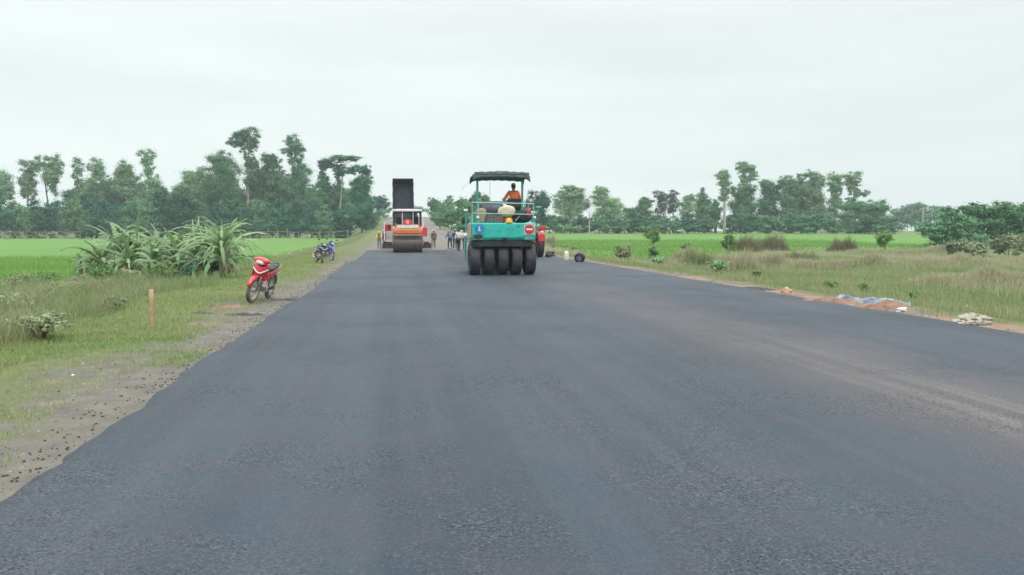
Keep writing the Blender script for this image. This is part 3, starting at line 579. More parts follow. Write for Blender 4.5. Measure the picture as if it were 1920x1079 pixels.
def tussock(u, vb, wpx, hpx, lab, m, n=1500, z0=-.4, group='tall yellow grass tussocks right'):
    base = gp(u, vb, z0); k = base.y / F; w_, h_ = wpx * k, hpx * k; r = rng.random(n) ** .8 * w_ * .58; a = rng.random(n) * 6.283
    P = np.stack([np.cos(a) * r, np.sin(a) * r * .7, np.zeros(n) - .05], -1); hh = h_ * (.35 + .75 * rng.random(n) ** 1.3) * (1.05 - .85 * (r / (w_ * .5)) ** 2) * (.6 + .7 * vnoise(np.cos(a) * r, np.sin(a) * r, w_ * .16, int(u) % 50))
    o = np.stack([np.cos(a) * hh * .35 * rng.random(n), np.sin(a) * hh * .35 * rng.random(n), hh], -1); fa = rng.random(n) * 6.283; wd = .03
    Wd = np.stack([np.cos(fa) * wd, np.sin(fa) * wd, fa * 0], -1)
    v = np.stack([P - Wd, P + Wd, P + o * np.array([.35, .35, .6]) + Wd * .7, P + o * np.array([.35, .35, .6]) - Wd * .7, P + o + Wd * .15, P + o - Wd * .15], 1)
    b_ = np.arange(n)[:, None] * 6; f = np.concatenate([b_ + np.array([[0, 1, 2, 3]]), b_ + np.array([[3, 2, 4, 5]])])
    ob = npmesh('grass_tussock', v.reshape(-1, 3), f, m, tint=np.repeat(rng.random(n), 6)); ob.location = base
    return tag(ob, lab, 'grass tussock', group)
GY = mat('yellow_grass', (.20, .215, .11), .9, (.15, .18, .08), .6, trans=.3, spec=.15, tint=(.26, .24, .15))
for u, vb, wd, h, lab, m in [(1395, 472, 70, 30, 'pale yellow-green tall grass clump left of the flat dark shrub', GY), (1445, 470, 70, 32, 'pale yellow-green tall grass clump behind the flat dark shrub', GY), (1580, 470, 60, 30, 'tan tall grass clump alone in the rice edge', GY), (1310, 498, 80, 34, 'olive grass clump near the asphalt at mid distance', GT), (1380, 508, 110, 44, 'brownish-pink seeding grass clump nearest the red soil', GD), (1290, 486, 70, 26, 'thin brown grass clump behind the scrubby bush', GD), (1445, 500, 90, 30, 'brown seeding grass clump right of the brownish-pink one', GD), (1500, 490, 80, 24, 'olive grass clump at the left end of the bund', GT), (1030, 462, 34, 24, 'tan grass clump beside the hidden red tractor', GD), (1560, 436, 80, 16, 'tan reed clump at the far field edge under the tall clump', GD), (1620, 437, 70, 15, 'tan reed clump at the far field edge under the mushroom-headed tree', GD)]:
    tussock(u, vb, wd, h, lab, m)

# ---------------------------------------------------------------- banana plants
BL_ = mat('banana_leaf', (.16, .29, .13), .55, (.25, .35, .17), 3, trans=.3, spec=.4, objrand=.28)
BLr = mat('banana_stem', (.20, .20, .12), .8, (.20, .15, .10), 6, bump=.3)
BLd = mat('withered_leaf', (.34, .27, .17), .9, (.24, .19, .13), 5, trans=.2)
def leaf_mesh(L, wd, rise, droop, az, ragged=.25, z0=0):
    n = 22; mb = MB(); rows = []; p = Vector((0, 0, z0)); ang = rise
    d = Vector((math.cos(az), math.sin(az), 0)); side = Vector((-math.sin(az), math.cos(az), 0))
    for i in range(n + 1):
        q = i / n; ww = wd * (math.sin(math.pi * min(1, (q * .96 + .02)) ** .75) ** .8) * (1 - random.random() * ragged - (.45 * ragged if i % 2 else 0))
        if q < .14: ww = .02
        dip = -ww * .35
        rows.append((p - side * ww + Vector((0, 0, dip - random.random() * ragged * .08)), p.copy(), p + side * ww + Vector((0, 0, dip - random.random() * ragged * .08))))
        p = p + (d * math.cos(ang) + Vector((0, 0, 1)) * math.sin(ang)) * (L / n); ang -= droop / n * (1 + q)
    vs = [x for r in rows for x in r]; fs = []
    for i in range(n):
        a = i * 3; fs += [(a, a + 1, a + 4, a + 3), (a + 1, a + 2, a + 5, a + 4)]
    return mb.raw(vs, fs)
def banana(p, H, lab, nl=9, wide=.15, name='banana_plant', group='banana plants in the clump beside the left verge', lean=0, L=1.5, dead=True):
    root = empty(name, p, random.uniform(0, 6), lab, 'banana plant', group); root.rotation_euler.x = lean
    sh = H * .38; mb = MB().tube([(0, 0, -.1), (.02, 0, sh * .5), (0, .03, sh)], [.1 * H / 2.4, .075 * H / 2.4, .05], 9); mb.build('stem', BLr, root, smooth=True)
    for j in range(nl):
        az = j * 2.4 + random.uniform(-.8, .8); q = j / nl; k = random.choice((.7, 1, 1.3, 1.9))
        o = leaf_mesh(L * random.uniform(.55, 1.15) * (.72 if q < .2 else 1) * (H / 2.4), wide * k, R(88 - 56 * q + random.uniform(-14, 14)), R(random.uniform(30, 75) + 70 * q), az, .55, sh * (.98 - .62 * q * random.uniform(.4, 1))).build('leaf', BL_, root, smooth=True, fix=False)
    if dead:
        for j in range(6): leaf_mesh(L * random.uniform(.4, .7), .06, R(random.uniform(-30, 30)), R(80), random.uniform(0, 6), .5, sh * random.uniform(.6, 1)).build('dead_leaf', BLd, root, fix=False)
    return root
bspec = [(190, 533, 1.9, 'banana plant at the left end of the clump with drooping pale leaves'), (218, 527, 2.35, 'banana plant second in the clump with upright whitish leaf'), (240, 538, 1.9, 'short leafy banana plant at the front left of the clump'), (262, 526, 2.45, 'banana plant with broad upright leaves left of the clump centre'), (290, 534, 2.1, 'banana plant at the front centre of the clump behind the wooden stake'),
         (312, 524, 2.4, 'dark leafed banana plant at the centre back of the clump'), (335, 532, 2.2, 'banana plant right of centre with yellowing midribs'), (352, 522, 2.75, 'tall banana plant where the clump starts to rise'), (376, 528, 2.5, 'bushy banana plant with brown withered skirt'), (396, 518, 2.95, 'tallest banana plant near the right end of the clump'), (418, 526, 2.3, 'banana plant with arching narrow leaves on the right of the clump'), (178, 524, 1.5, 'small banana plant poking out at the far left of the clump'), (228, 516, 2.3, 'banana plant at the back left of the clump'), (302, 512, 2.5, 'banana plant at the centre back rising above its neighbours'), (366, 510, 2.8, 'tall banana plant behind the rise at the right of the clump'), (412, 508, 2.9, 'banana plant behind the tallest one with upright fronds'), (432, 518, 2.35, 'banana plant at the right end of the clump leaning to the field')]
for (u, v_, H, lab) in bspec:
    banana(gp(u + random.uniform(-5, 5), v_ , -.3), random.uniform(.95, 1.12) * H * (1.38 if u < 340 else 1.2), lab, nl=26 if u < 340 else 44, wide=.13 if u < 340 else .092, L=1.6 if u < 340 else 1.75)
gu = 'undergrowth shrubs in and left of the banana clump'
for (u, v_, wd, h, lab, m) in [(200, 540, 60, 40, 'low leafy undergrowth at the left foot of the banana clump', TMg), (250, 545, 60, 44, 'low leafy undergrowth at the front of the banana clump left of centre', TMs), (300, 538, 60, 44, 'low leafy undergrowth behind the wooden stake top', TMg), (345, 534, 50, 46, 'low leafy undergrowth right of centre of the banana clump', TMd), (392, 530, 56, 50, 'dark undergrowth under the tallest banana plant', TMd), (428, 520, 40, 40, 'undergrowth at the right foot of the banana clump', TMm), (320, 522, 60, 70, 'tall leafy undergrowth inside the banana clump', TMm), (225, 524, 60, 66, 'leafy undergrowth behind the left banana plants', TMm),
                         (20, 620, 120, 62, 'grassy green weed bush nearest the left photo edge', TMs), (75, 640, 110, 46, 'low pale weed bush in front at the left photo edge', TMs), (100, 590, 110, 56, 'weed bush between the paddy edge and the wooden stake, left one', TMs), (170, 575, 90, 48, 'weed bush between the paddy edge and the wooden stake, right one', TMs), (15, 570, 90, 46, 'weed bush at the paddy edge by the left photo edge', TMs), (70, 556, 90, 40, 'weed bush at the paddy edge below the yellowish field', TMg), (140, 552, 80, 36, 'weed bush at the paddy edge under the stunted plant', TMs), (215, 585, 50, 26, 'small pale weed left of the wooden stake', TMs)]:
    shrub(u, v_, wd * 1.15, h * (1.35 if v_ > 545 else 1.1), lab, m, size=.055 if v_ > 545 else .09, group=gu, dens=.55 if v_ > 545 else 1.0)
# stunted palm-like plant left of the clump
p = gp(152, 532, -.4); r_ = empty('stunted_palm', p, 0, 'stunted plant with stubby brown trunk and few dark fronds left of the banana clump', 'palm')
MB().tube([(0, 0, -.1), (.03, 0, .5), (-.03, 0, 1.0)], [.11, .09, .07], 9).build('trunk', mat('fibrous_trunk', (.26, .19, .13), .95, (.15, .10, .07), 9, bump=.6), r_, smooth=True)
for j in range(7): leaf_mesh(.75, .06, R(78 - j * 9), R(50 + 12 * j), j * 2.3, .4, .95).build('leaf', TMd if j % 2 else BL_, r_, fix=False)
# far banana plants along the field edges (one plant copied)
far0 = None
for i, (u, v_, Y, H) in enumerate([(8, 441, 178, 4.2), (40, 441, 180, 3.6), (75, 441, 179, 3.4), (100, 441, 181, 3.8), (128, 441, 179, 3.4), (1062, 433, 188, 5.0), (1084, 433, 190, 4.4), (1092, 433, 192, 4.2), (1140, 433, 191, 5.4), (1170, 433, 190, 4.6), (1200, 433, 192, 4.4), (1248, 433, 190, 5.2), (1262, 433, 191, 4.6), (1225, 433, 192, 4.2)]):
    lb = ['far banana plant cut by the left photo edge', 'far banana plant behind the rail fence under the narrow waisted tree', 'far banana plant behind the rail fence left of the heart-shaped tree', 'far banana plant behind the rail fence right of the heart-shaped tree', 'far banana plant at the right end of the left rail fence', 'far banana plant leftmost on the right field edge', 'far banana plant left of the thin grey pole', 'far banana plant touching the thin grey pole', 'far pale banana plant right of the thin grey pole', 'far banana plant under the dip in the right row', 'far banana plant under the round dark-headed tree', 'far banana plant rightmost but one on the right field edge', 'far banana plant rightmost on the right field edge', 'far short banana plant under the bare tan tree'][i]
    if far0 is None:
        far0 = banana(onG(PD(u, v_, Y)), 3.6, lb, nl=8, wide=.32, group='far banana plants', L=2.6, dead=False); o = far0
    else: o = copy_tree(far0); o['label'] = lb
    o.location = onG(PD(u, v_, Y)); o.rotation_euler = (0, 0, i * 1.7); o.scale = (H / 3.6 * .62,) * 3

# ---------------------------------------------------------------- fences, poles, stake
WOOD = mat('weathered_wood', (.36, .33, .27), .9, (.24, .2, .15), 4, bump=.3)
def fence(pts, Y, posts, lab):
    root = empty('rail_fence', onG(PD(pts[0], 440, Y)), 0, lab, 'fence', 'rail fences behind the left rice field'); b0 = root.location
    q = lambda u, h: Vector(onG(PD(u, 440, Y))) + Vector((0, 0, h)) - b0
    for u, h in posts: MB().tube([q(u, -.3), q(u, h)], .08, 6).build('post', WOOD, root)
    for h in (.75, 1.65):
        uu = np.linspace(pts[0], pts[1], 12); MB().tube([q(u_, h + random.uniform(-.12, .12)) for u_ in uu], .04, 5).build('rail', WOOD, root)
fence((-20, 152), 172, [(-10, 1.9), (20, 2.0), (44, 2.0), (68, 1.9), (86, 2.2), (104, 1.8), (124, 2.3), (150, 1.9)], 'weathered post and rail fence behind the far left field')
fence((466, 655), 172, [(467, 2.0), (490, 1.8), (503, 2.4), (520, 1.8), (539, 2.3), (560, 1.6), (575, 2.0), (600, 2.1), (625, 1.6), (652, 1.9)], 'weathered post and rail fence behind the field near the motorcycles')
CONC = mat('pole_concrete', (.45, .45, .42), .8, (.36, .36, .33), 2)
for u, top, Y, lab in [(1105, 398, 188, 'thin grey pole standing against the right tree row'), (1729, 388, 150, 'thin grey pole standing left of the dark spreading trees')]:
    p = onG(PD(u, 436, Y)); h = (PD(u, top, Y) - p).z; r_ = empty('utility_pole', p, 0, lab, 'pole', 'thin grey poles by the right field')
    MB().tube([(0, 0, -.2), (0, 0, h)], [.17, .1], 10).build('shaft', CONC, r_); MB().box((0, 0, h - .35), (.9, .09, .1)).build('crossarm', CONC, r_)
SW = mat('stake_wood', (.50, .34, .22), .8, (.38, .24, .15), 9, bump=.3)
p = gp(284, 615, 0); st_ = MB().tube([(0, 0, -.1), (.008, 0, .12), (-.006, .0, .3), (.006, 0, .45), (-.006, 0, .655)], [.034, .034, .037, .033, .036], 9).tube([(-.006, 0, .4), (.03, -.02, .5)], [.02, .008], 6).build('wooden_stake', SW, smooth=True)
st_.location = p; st_.rotation_euler = (.02, .03, .4); tag(st_, 'pale peeled wooden stake driven into the left verge', 'stake')

# ---------------------------------------------------------------- people
SKIN = mat('skin', (.30, .17, .11), .6, (.26, .14, .09), 12)
HAIR = mat('dark_hair', (.02, .018, .016), .6)
def skin_mesh(name, verts, edges, radii, m, parent, extra=None, sub=1):
    me = bpy.data.meshes.new(name + '_rig'); me.from_pydata([tuple(v) for v in verts], edges, []); o = bpy.data.objects.new(name + '_rig', me); col.objects.link(o)
    sk = o.modifiers.new('skin', 'SKIN'); sk.use_smooth_shade = True
    for i, r in enumerate(radii):
        d = me.skin_vertices[0].data[i]; d.radius = r if hasattr(r, '__len__') else (r, r); d.use_root = (i == 0)
    ss = o.modifiers.new('sub', 'SUBSURF'); ss.levels = sub; ss.render_levels = sub
    dg = bpy.context.evaluated_depsgraph_get(); dg.update(); ev = o.evaluated_get(dg); nm = bpy.data.meshes.new_from_object(ev)
    bpy.data.objects.remove(o)
    if extra:
        b = bmesh.new(); b.from_mesh(nm); e2 = bpy.data.meshes.new('tmp'); e2.from_pydata(extra.v, [], extra.f); b.from_mesh(e2); bmesh.ops.recalc_face_normals(b, faces=b.faces); b.to_mesh(nm); b.free()
    nm.name = name; nm.materials.clear(); nm.materials.append(m); nm.polygons.foreach_set('use_smooth', [True] * len(nm.polygons))
    r = bpy.data.objects.new(name, nm); col.objects.link(r); r.parent = parent; return r
def person(loc, rz, lab, shirt, trousers, hat=None, J=None, scale=1, sleeves=True, hatkind='cap', group=None):
    root = empty('person', loc, rz, lab, 'person', group); root.scale = (scale,) * 3
    j = dict(pel=(0, 0, .95), wst=(0, 0, 1.1), chs=(0, 0, 1.28), nek=(0, 0, 1.44), hed=(0, .02, 1.58), ls=(-.17, 0, 1.385), le=(-.24, -.02, 1.12), lh=(-.24, .06, .88), rs=(.17, 0, 1.385), re=(.24, -.02, 1.12), rh=(.24, .06, .88), lhp=(-.09, 0, .9), lk=(-.1, .02, .5), la=(-.11, 0, .08), lt=(-.12, .15, .04), rhp=(.09, 0, .9), rk=(.1, .02, .5), ra=(.11, 0, .08), rt=(.12, .15, .04))
    if J: j.update(J)
    j = {k: Vector(v) for k, v in j.items()}
    V_ = []; E_ = []; R_ = []; ix = {}
    def add(k, p, r, par=None):
        ix[k] = len(V_); V_.append(p); R_.append(r)
        if par is not None: E_.append((ix[par], ix[k]))
    add('pel', j['pel'], (.125, .095)); add('wst', j['wst'], (.12, .09), 'pel'); add('chs', j['chs'], (.14, .10), 'wst'); add('nek', j['nek'], .055, 'chs')
    add('h', j['hed'], (.06, .07), 'nek')
    for s in 'lr':
        add(s + 's', j[s + 's'], .06, 'chs'); add(s + 'e', j[s + 'e'], .042, s + 's'); add(s + 'h', j[s + 'h'], .027, s + 'e')
        d = (j[s + 'h'] - j[s + 'e']).normalized(); pm = j[s + 'h'] + d * .07; add(s + 'p', pm, (.034, .02), s + 'h')
        fw = Vector((0, 1, 0)); sd_ = d.cross(fw); sd_ = sd_.normalized() if sd_.length > .1 else Vector((1, 0, 0)); nr = sd_.cross(d).normalized(); 
        for q in range(4):
            o = nr * (.024 * (q - 1.5) / 1.0 * .8); L = (.062, .075, .07, .055)[q]; curl = sd_ * (.018 if s == 'l' else -.018)
            add(f'{s}f{q}', pm + o + d * (.035 + L * .5) , .009, s + 'p'); add(f'{s}g{q}', pm + o * 1.05 + d * (.03 + L) + curl, .0075, f'{s}f{q}')
        add(s + 't1', j[s + 'h'] + d * .04 + nr * .04, .010, s + 'h'); add(s + 't2', j[s + 'h'] + d * .075 + nr * .055, .0085, s + 't1')
        add(s + 'hp', j[s + 'hp'], .085, 'pel'); add(s + 'k', j[s + 'k'], .055, s + 'hp'); add(s + 'a', j[s + 'a'], .038, s + 'k'); add(s + 't', j[s + 't'], (.04, .03), s + 'a')
    hd = MB(); hc = j['hed'] + Vector((0, .01, .02))
    def face(p):
        k = 1.0
        if p.y > .3 and abs(p.x) < .22 and -.25 < p.z < .12: k += .10       # nose
        if p.y > .6 and .2 < abs(p.x) < .5 and 0 < p.z < .2: k -= .05        # eye sockets
        if p.z < -.3: k -= .10 * (-p.z)
        return k
    hd.ell(hc, (.077, .095, .115), 18, 14, face)
    for s in (-1, 1): hd.ell(hc + Vector((s * .08, 0, -.01)), (.012, .02, .03), 8, 6)
    skin_mesh('body', V_, E_, R_, SKIN, root, hd)
    eyes = MB()
    for s in (-1, 1): eyes.ell(hc + Vector((s * .03, .083, .012)), (.012, .008, .007), 8, 6)
    eyes.build('eyes', HAIR, root); MB().box(hc + Vector((0, .088, -.05)), (.045, .01, .009)).build('mouth', mat('lips', (.25, .09, .07), .6), root)
    MB().ell(hc + Vector((0, -.014, .018)), (.083, .096, .112), 16, 10, None, -.1).ell(hc + Vector((0, -.035, -.01)), (.079, .075, .09), 14, 10).build('hair', HAIR, root, smooth=True)
    def sub_(keys, links, rad, nm, m, ex=None):
        vs = [j[k] if not isinstance(k, tuple) else j[k[0]].lerp(j[k[1]], k[2]) for k in keys]; skin_mesh(nm, vs, links, rad, m, root, ex)
    if sleeves:
        sub_(['pel', 'wst', 'chs', ('chs', 'nek', .75), 'ls', 'le', ('le', 'lh', .75 if sleeves == 'long' else .1), 'rs', 're', ('re', 'rh', .75 if sleeves == 'long' else .1)], [(0, 1), (1, 2), (2, 3), (2, 4), (4, 5), (5, 6), (2, 7), (7, 8), (8, 9)], [(.155, .12), (.15, .115), (.165, .125), .075, .078, .06, .046, .078, .06, .046], 'shirt', shirt)
    sub_(['pel', 'lhp', 'lk', 'la', 'rhp', 'rk', 'ra'], [(0, 1), (1, 2), (2, 3), (0, 4), (4, 5), (5, 6)], [(.14, .115), .1, .073, .058, .1, .073, .058], 'trousers', trousers)
    for s in 'lr':
        MB().ell(j[s + 'a'].lerp(j[s + 't'], .6) + Vector((0, 0, -.02)), (.05, .13, .05), 10, 7).build('shoe', HAIR, root, smooth=True)
    if hat:
        hb = MB()
        if hatkind == 'cap': hb.ell(hc + Vector((0, -.01, .05)), (.09, .105, .085), 14, 8, None, 0).box(hc + Vector((0, .13, .055)), (.13, .1, .012))
        elif hatkind == 'helmet': hb.ell(hc + Vector((0, 0, .04)), (.11, .13, .11), 14, 8, None, 0).lathe(hc + Vector((0, 0, .035)), (0, 0, 1), [(0, .10), (0, .15), (.015, .15), (.02, .1)], 18)
        else: hb.lathe(hc + Vector((0, 0, .03)), (0, 0, 1), [(0, .09), (-.01, .19), (.005, .19), (.03, .10), (.09, .08), (.1, 0)], 18)
        hb.build('hat', hat, root, smooth=True)
    return root
def cloth(n, c): return mat(n, c, .9, tuple(x * .7 for x in c), 6)
YEL = cloth('yellow_cloth', (.72, .66, .12)); NAV = cloth('navy_cloth', (.03, .045, .09)); BLU = cloth('blue_cloth', (.05, .20, .55)); WHI = cloth('white_cloth', (.72, .74, .76)); GRY = cloth('grey_cloth', (.22, .25, .25)); ORA = mat('orange_cloth', (1.0, .27, .10), .9, (.85, .2, .07), 6); BRN = cloth('brown_cloth', (.13, .10, .085)); DRK = cloth('black_cloth', (.025, .028, .04)); TAN = cloth('tan_hat', (.55, .53, .42))
def pl(u, v_): return G(u, v_, 0)
bent = dict(wst=(0, .06, 1.08), chs=(0, .16, 1.22), nek=(0, .26, 1.34), hed=(0, .32, 1.45), ls=(-.17, .22, 1.28), rs=(.17, .22, 1.28), le=(-.24, .36, 1.08), re=(.24, .34, 1.06), lh=(-.14, .52, .98), rh=(.14, .5, .94))
walk = dict(lk=(-.1, .16, .52), la=(-.11, .18, .1), lt=(-.12, .32, .06), rk=(.1, -.02, .5), ra=(.11, -.2, .12), rt=(.12, -.08, .04), lh=(-.22, -.14, .9), rh=(.22, .2, .92))
person(pl(711, 465.5), R(190), 'worker in yellow shirt and yellow hat on the left verge beside the paver', YEL, GRY, YEL, bent, .96, 'long', 'brim')
person(pl(721, 466), R(60), 'worker in brown clothes half hidden by the paver, next to the yellow-shirted one', BRN, GRY, TAN, None, .97, 'long', 'brim')
person(pl(813.5, 465.5), R(20), 'worker in dark clothes and pale hat at the right end of the paver screed', BRN, BRN, TAN, None, 1.0, 'long', 'brim')
person(pl(844, 467), R(150), 'worker in bright blue shirt bending, leftmost of the group behind the roller', BLU, DRK, None, dict(bent, lk=(-.16, .05, .5), rk=(.16, .05, .5), la=(-.2, 0, .08), ra=(.2, 0, .08)), .97, 'long')
person(pl(853, 468), R(5), 'man in navy clothes and pale cap standing between blue and white shirts', NAV, NAV, TAN, None, 1.0, 'long')
person(pl(860, 471.5), R(-15), 'man in white shirt and dark trousers with pale cap seen from behind', WHI, NAV, None, walk, 1.02, 'long')
person(pl(871.5, 468), R(10), 'man in white shirt partly hidden by the left side of the green roller', WHI, DRK, None, None, .98, True)

# ---------------------------------------------------------------- rubber tyred roller (green)
TEAL = mat('teal_paint', (.02, .50, .41), .45, (.035, .36, .31), 3.5, spec=.5, bump=.05, bscale=30)
TEALD = mat('teal_paint_dusty', (.10, .36, .31), .6, (.08, .27, .24), 4)
RUB = mat('worn_rubber', (.018, .021, .028), .7, (.04, .044, .052), 5, bump=.3, bscale=30)
BLK = mat('black_steel', (.022, .024, .028), .6, (.035, .035, .035), 4)
TARP = mat('grey_green_tarpaulin', (.085, .115, .11), .8, (.06, .085, .082), 5, bump=.2)
WHT = mat('white_paint', (.75, .76, .74), .5, (.62, .63, .6), 3)
REDP = mat('red_paint', (.55, .03, .03), .45, (.42, .03, .03), 3)
BLUP = mat('blue_sign_paint', (.015, .23, .50), .45, (.012, .2, .45), 3)
RAIL = mat('pale_teal_rail', (.22, .48, .44), .6, (.35, .5, .46), 6)
PINK = mat('primer_pink_paint', (.42, .29, .23), .7, (.5, .37, .31), 5)
GLS = mat('lamp_glass', (.6, .62, .6), .2, (.55, .57, .55), 2)
CHR = mat('chrome', (.6, .6, .6), .25, (.5, .5, .5), 3, metal=.9)
base = G(942.5, 516, 0)
rol = empty('pneumatic_roller', base, A, 'green rubber-tyred road roller driving away under a grey canopy', 'road roller')
def tyre(mb, c, r, wd, n=36):
    h = wd / 2; mb.lathe(c, (1, 0, 0), [(-h * .8, r * .55), (-h, r * .75), (-h, r * .9), (-h * .8, r * .985), (-h * .3, r), (h * .3, r), (h * .8, r * .985), (h, r * .9), (h, r * .75), (h * .8, r * .55), (-h * .8, r * .55)], n)
TRD = .56
for k in range(5):
    x = (-2 + k) * .505; m_ = MB(); tyre(m_, (x, .25, TRD), TRD, .37); ty = m_.build('tyre', RUB, rol, smooth=True)
    MB().lathe((x, .25, TRD), (1, 0, 0), [(-.12, 0), (-.14, .2), (-.1, .31), (.1, .31), (.14, .2), (.12, 0)], 20).build('hub', BLK, ty, smooth=True)
for k in range(4):
    x = (-1.5 + k) * .505; m_ = MB(); tyre(m_, (x, 3.3, TRD), TRD, .37); m_.build('tyre', RUB, rol, smooth=True)
MB().tube([(-1.2, .25, TRD), (1.2, .25, TRD)], .09).box((0, .3, 1.13), (2.1, 1.1, .2)).box((0, 1.8, .85), (.9, 3.2, .5)).box((0, 3.3, 1.13), (1.7, 1.0, .16)).build('chassis', BLK, rol, bevel=.02)
# scraper mat bar
MB().box((0, -.16, 1.16), (2.3, .12, .12)).build('scraper_bar', BLK, rol, bevel=.01)
bz0, bz1 = 1.24, 1.88
bd = MB().prism([(-.28, bz0 + .03), (-.34, bz0 + .12), (-.34, bz1 - .03), (-.3, bz1), (1.1, bz1), (1.1, bz0), (-.2, bz0)], 'x', -1.15, 1.15)
bd.build('body', TEAL, rol, bevel=.025)
MB().box((0, 2.3, 1.55), (1.95, 2.2, .62)).box((0, 3.9, 1.5), (1.7, 1.1, .5), taper=.9).build('front_body', TEALD, rol, bevel=.03)
MB().box((-1.185, .3, 1.6), (.06, 1.1, .5)).build('side_panel', PINK, rol, bevel=.01)
MB().box((-1.24, 1.4, .95), (.05, .5, .9)).box((-1.2, .6, 1.2), (.05, .8, .05)).build('side_ladder', TEALD, rol)
for s in (-1, 1):
    x = s * .93; rc = MB().box((x, -.352, 1.37), (.37, .03, .2)); rc.build('step_recess', BLK if s < 0 else TEALD, rol, bevel=.005)
    MB().tube([(x - .17, -.37, 1.29), (x + .17, -.37, 1.29)], .014, 6).tube([(x - .17, -.37, 1.45), (x + .17, -.37, 1.45)], .014, 6).tube([(x - .17, -.37, 1.29), (x - .17, -.37, 1.45)], .014, 6).tube([(x + .17, -.37, 1.29), (x + .17, -.37, 1.45)], .014, 6).build('step_frame', TEALD, rol)
MB().box((.05, -.36, 1.3), (.17, .08, .13)).box((.05, -.42, 1.33), (.1, .08, .05)).build('hitch', BLK, rol, bevel=.01)
bs = random.Random(3)
sc = MB()
for q in range(46):
    x, z = bs.uniform(-.7, .7), 1.27 + .5 * bs.random() ** 2; sc.box((x, -.3425, z), (bs.uniform(.008, .05), .006, bs.uniform(.006, .03)))
sc.build('paint_chips', BLK, rol)
# signs
def disc(nm, c, r, m, par, y, n=32): return MB().lathe((c[0], y, c[1]), (0, -1, 0), [(0, r), (.01, r), (.012, r * .98), (.012, 0)], n).build(nm, m, par)
MB().box((-.88, -.348, 1.655), (.36, .012, .36)).build('blue_sign_plate', TEAL, rol)
s1 = disc('blue_sign', (-.88, 1.66), .165, BLUP, rol, -.356); MB().prism([(-.07, 1.59), (-.052, 1.615), (-.025, 1.62), (-.022, 1.75), (0, 1.775), (.022, 1.75), (.025, 1.62), (.052, 1.615), (.07, 1.59)], 'y', -.378, -.369).build('sign_figure', mat('cream_paint', (.7, .72, .55), .5), s1).location = (-.88, 0, 0)
MB().box((.92, -.348, 1.645), (.4, .012, .4)).build('sign_plate', mat('grey_teal_plate', (.42, .5, .46), .6), rol, bevel=.004)
s2 = disc('no_entry_sign', (.92, 1.645), .165, REDP, rol, -.356); MB().box((.92, -.374, 1.65), (.235, .008, .062)).build('white_bar', WHT, s2)
# deck rails
for x in (-1.13, -.9, 1.08): MB().tube([(x, -.28, bz1 - .02), (x, -.28, 2.6)], .018, 8).build('rail_post', RAIL, rol)
for z, r in ((2.6, .022), (2.22, .017)):
    MB().tube([(-1.13, 1.0, z), (-1.13, -.28, z), (1.08, -.28, z - .04), (1.08, 1.0, z - .04)], r, 8).build('rail', RAIL, rol)
for x, h in ((-.93, 2.06), (1.12, 2.06)):
    l = MB().ell((x, -.3, h), (.06, .06, .065)).build('work_lamp', GLS, rol, smooth=True); MB().tube([(x, -.28, bz1 - .02), (x, -.28, h - .04)], .022, 8).build('lamp_stem', TEALD, l)
for (x, h, y) in ((-1.3, 2.34, .4), (1.13, 2.27, .2)):
    l = MB().box((x, y, h), (.15, .1, .09)).build('work_lamp', WHT, rol, bevel=.02); MB().tube([(x, y, bz1 - .3), (x, y, h - .04)], .03, 8).tube([(x, y, bz1 - .2), (x * .85, y, bz1 - .2)], .03, 8).build('lamp_stem', TEALD, l)
MB().ell((-1.36, .5, 1.98), (.1, .05, .14)).build('mirror', BLK, rol, smooth=True)
MB().tube([(1.08, .6, 2.4), (1.4, .62, 2.5), (1.42, .62, 2.3)], .016, 6).box((1.42, .6, 2.48), (.2, .03, .06)).box((1.32, .6, 2.28), (.1, .05, .1)).build('mirror_bracket', RAIL, rol)
# platform, seat, controls
MB().box((0, 1.55, 2.02), (2.0, 1.0, .3)).build('platform', TEALD, rol, bevel=.02)
MB().box((.62, 1.5, 2.42), (.5, .46, .12)).box((.62, 1.27, 2.62), (.52, .1, .36), rot=(-.1, 0, 0)).box((.45, 1.5, 2.27), (.3, .3, .24)).build('seat', BLK, rol, bevel=.03)
MB().box((-.3, 1.2, 2.38), (.9, .5, .44)).build('engine_cover', mat('dark_grey_paint', (.06, .07, .085), .6, (.09, .10, .11), 3), rol, bevel=.05)
MB().lathe((-.02, 1.0, 2.64), (0, 0, 1), [(0, .36), (.03, .37), (.05, .3), (.055, 0)], 24).build('blue_lid', mat('blue_plastic', (.05, .28, .38), .5), rol)
sw = MB().tube([(.45, 2.2, 2.3), (.45, 2.05, 2.78)], .03).build('steering_column', BLK, rol)
MB().tube([Vector((.45, 2.03, 2.8)) + Vector((math.cos(a) * .2, math.sin(a) * .19, math.sin(a) * .07)) for a in np.linspace(0, 2 * math.pi, 25)], .014, 6).build('steering_wheel', BLK, sw)
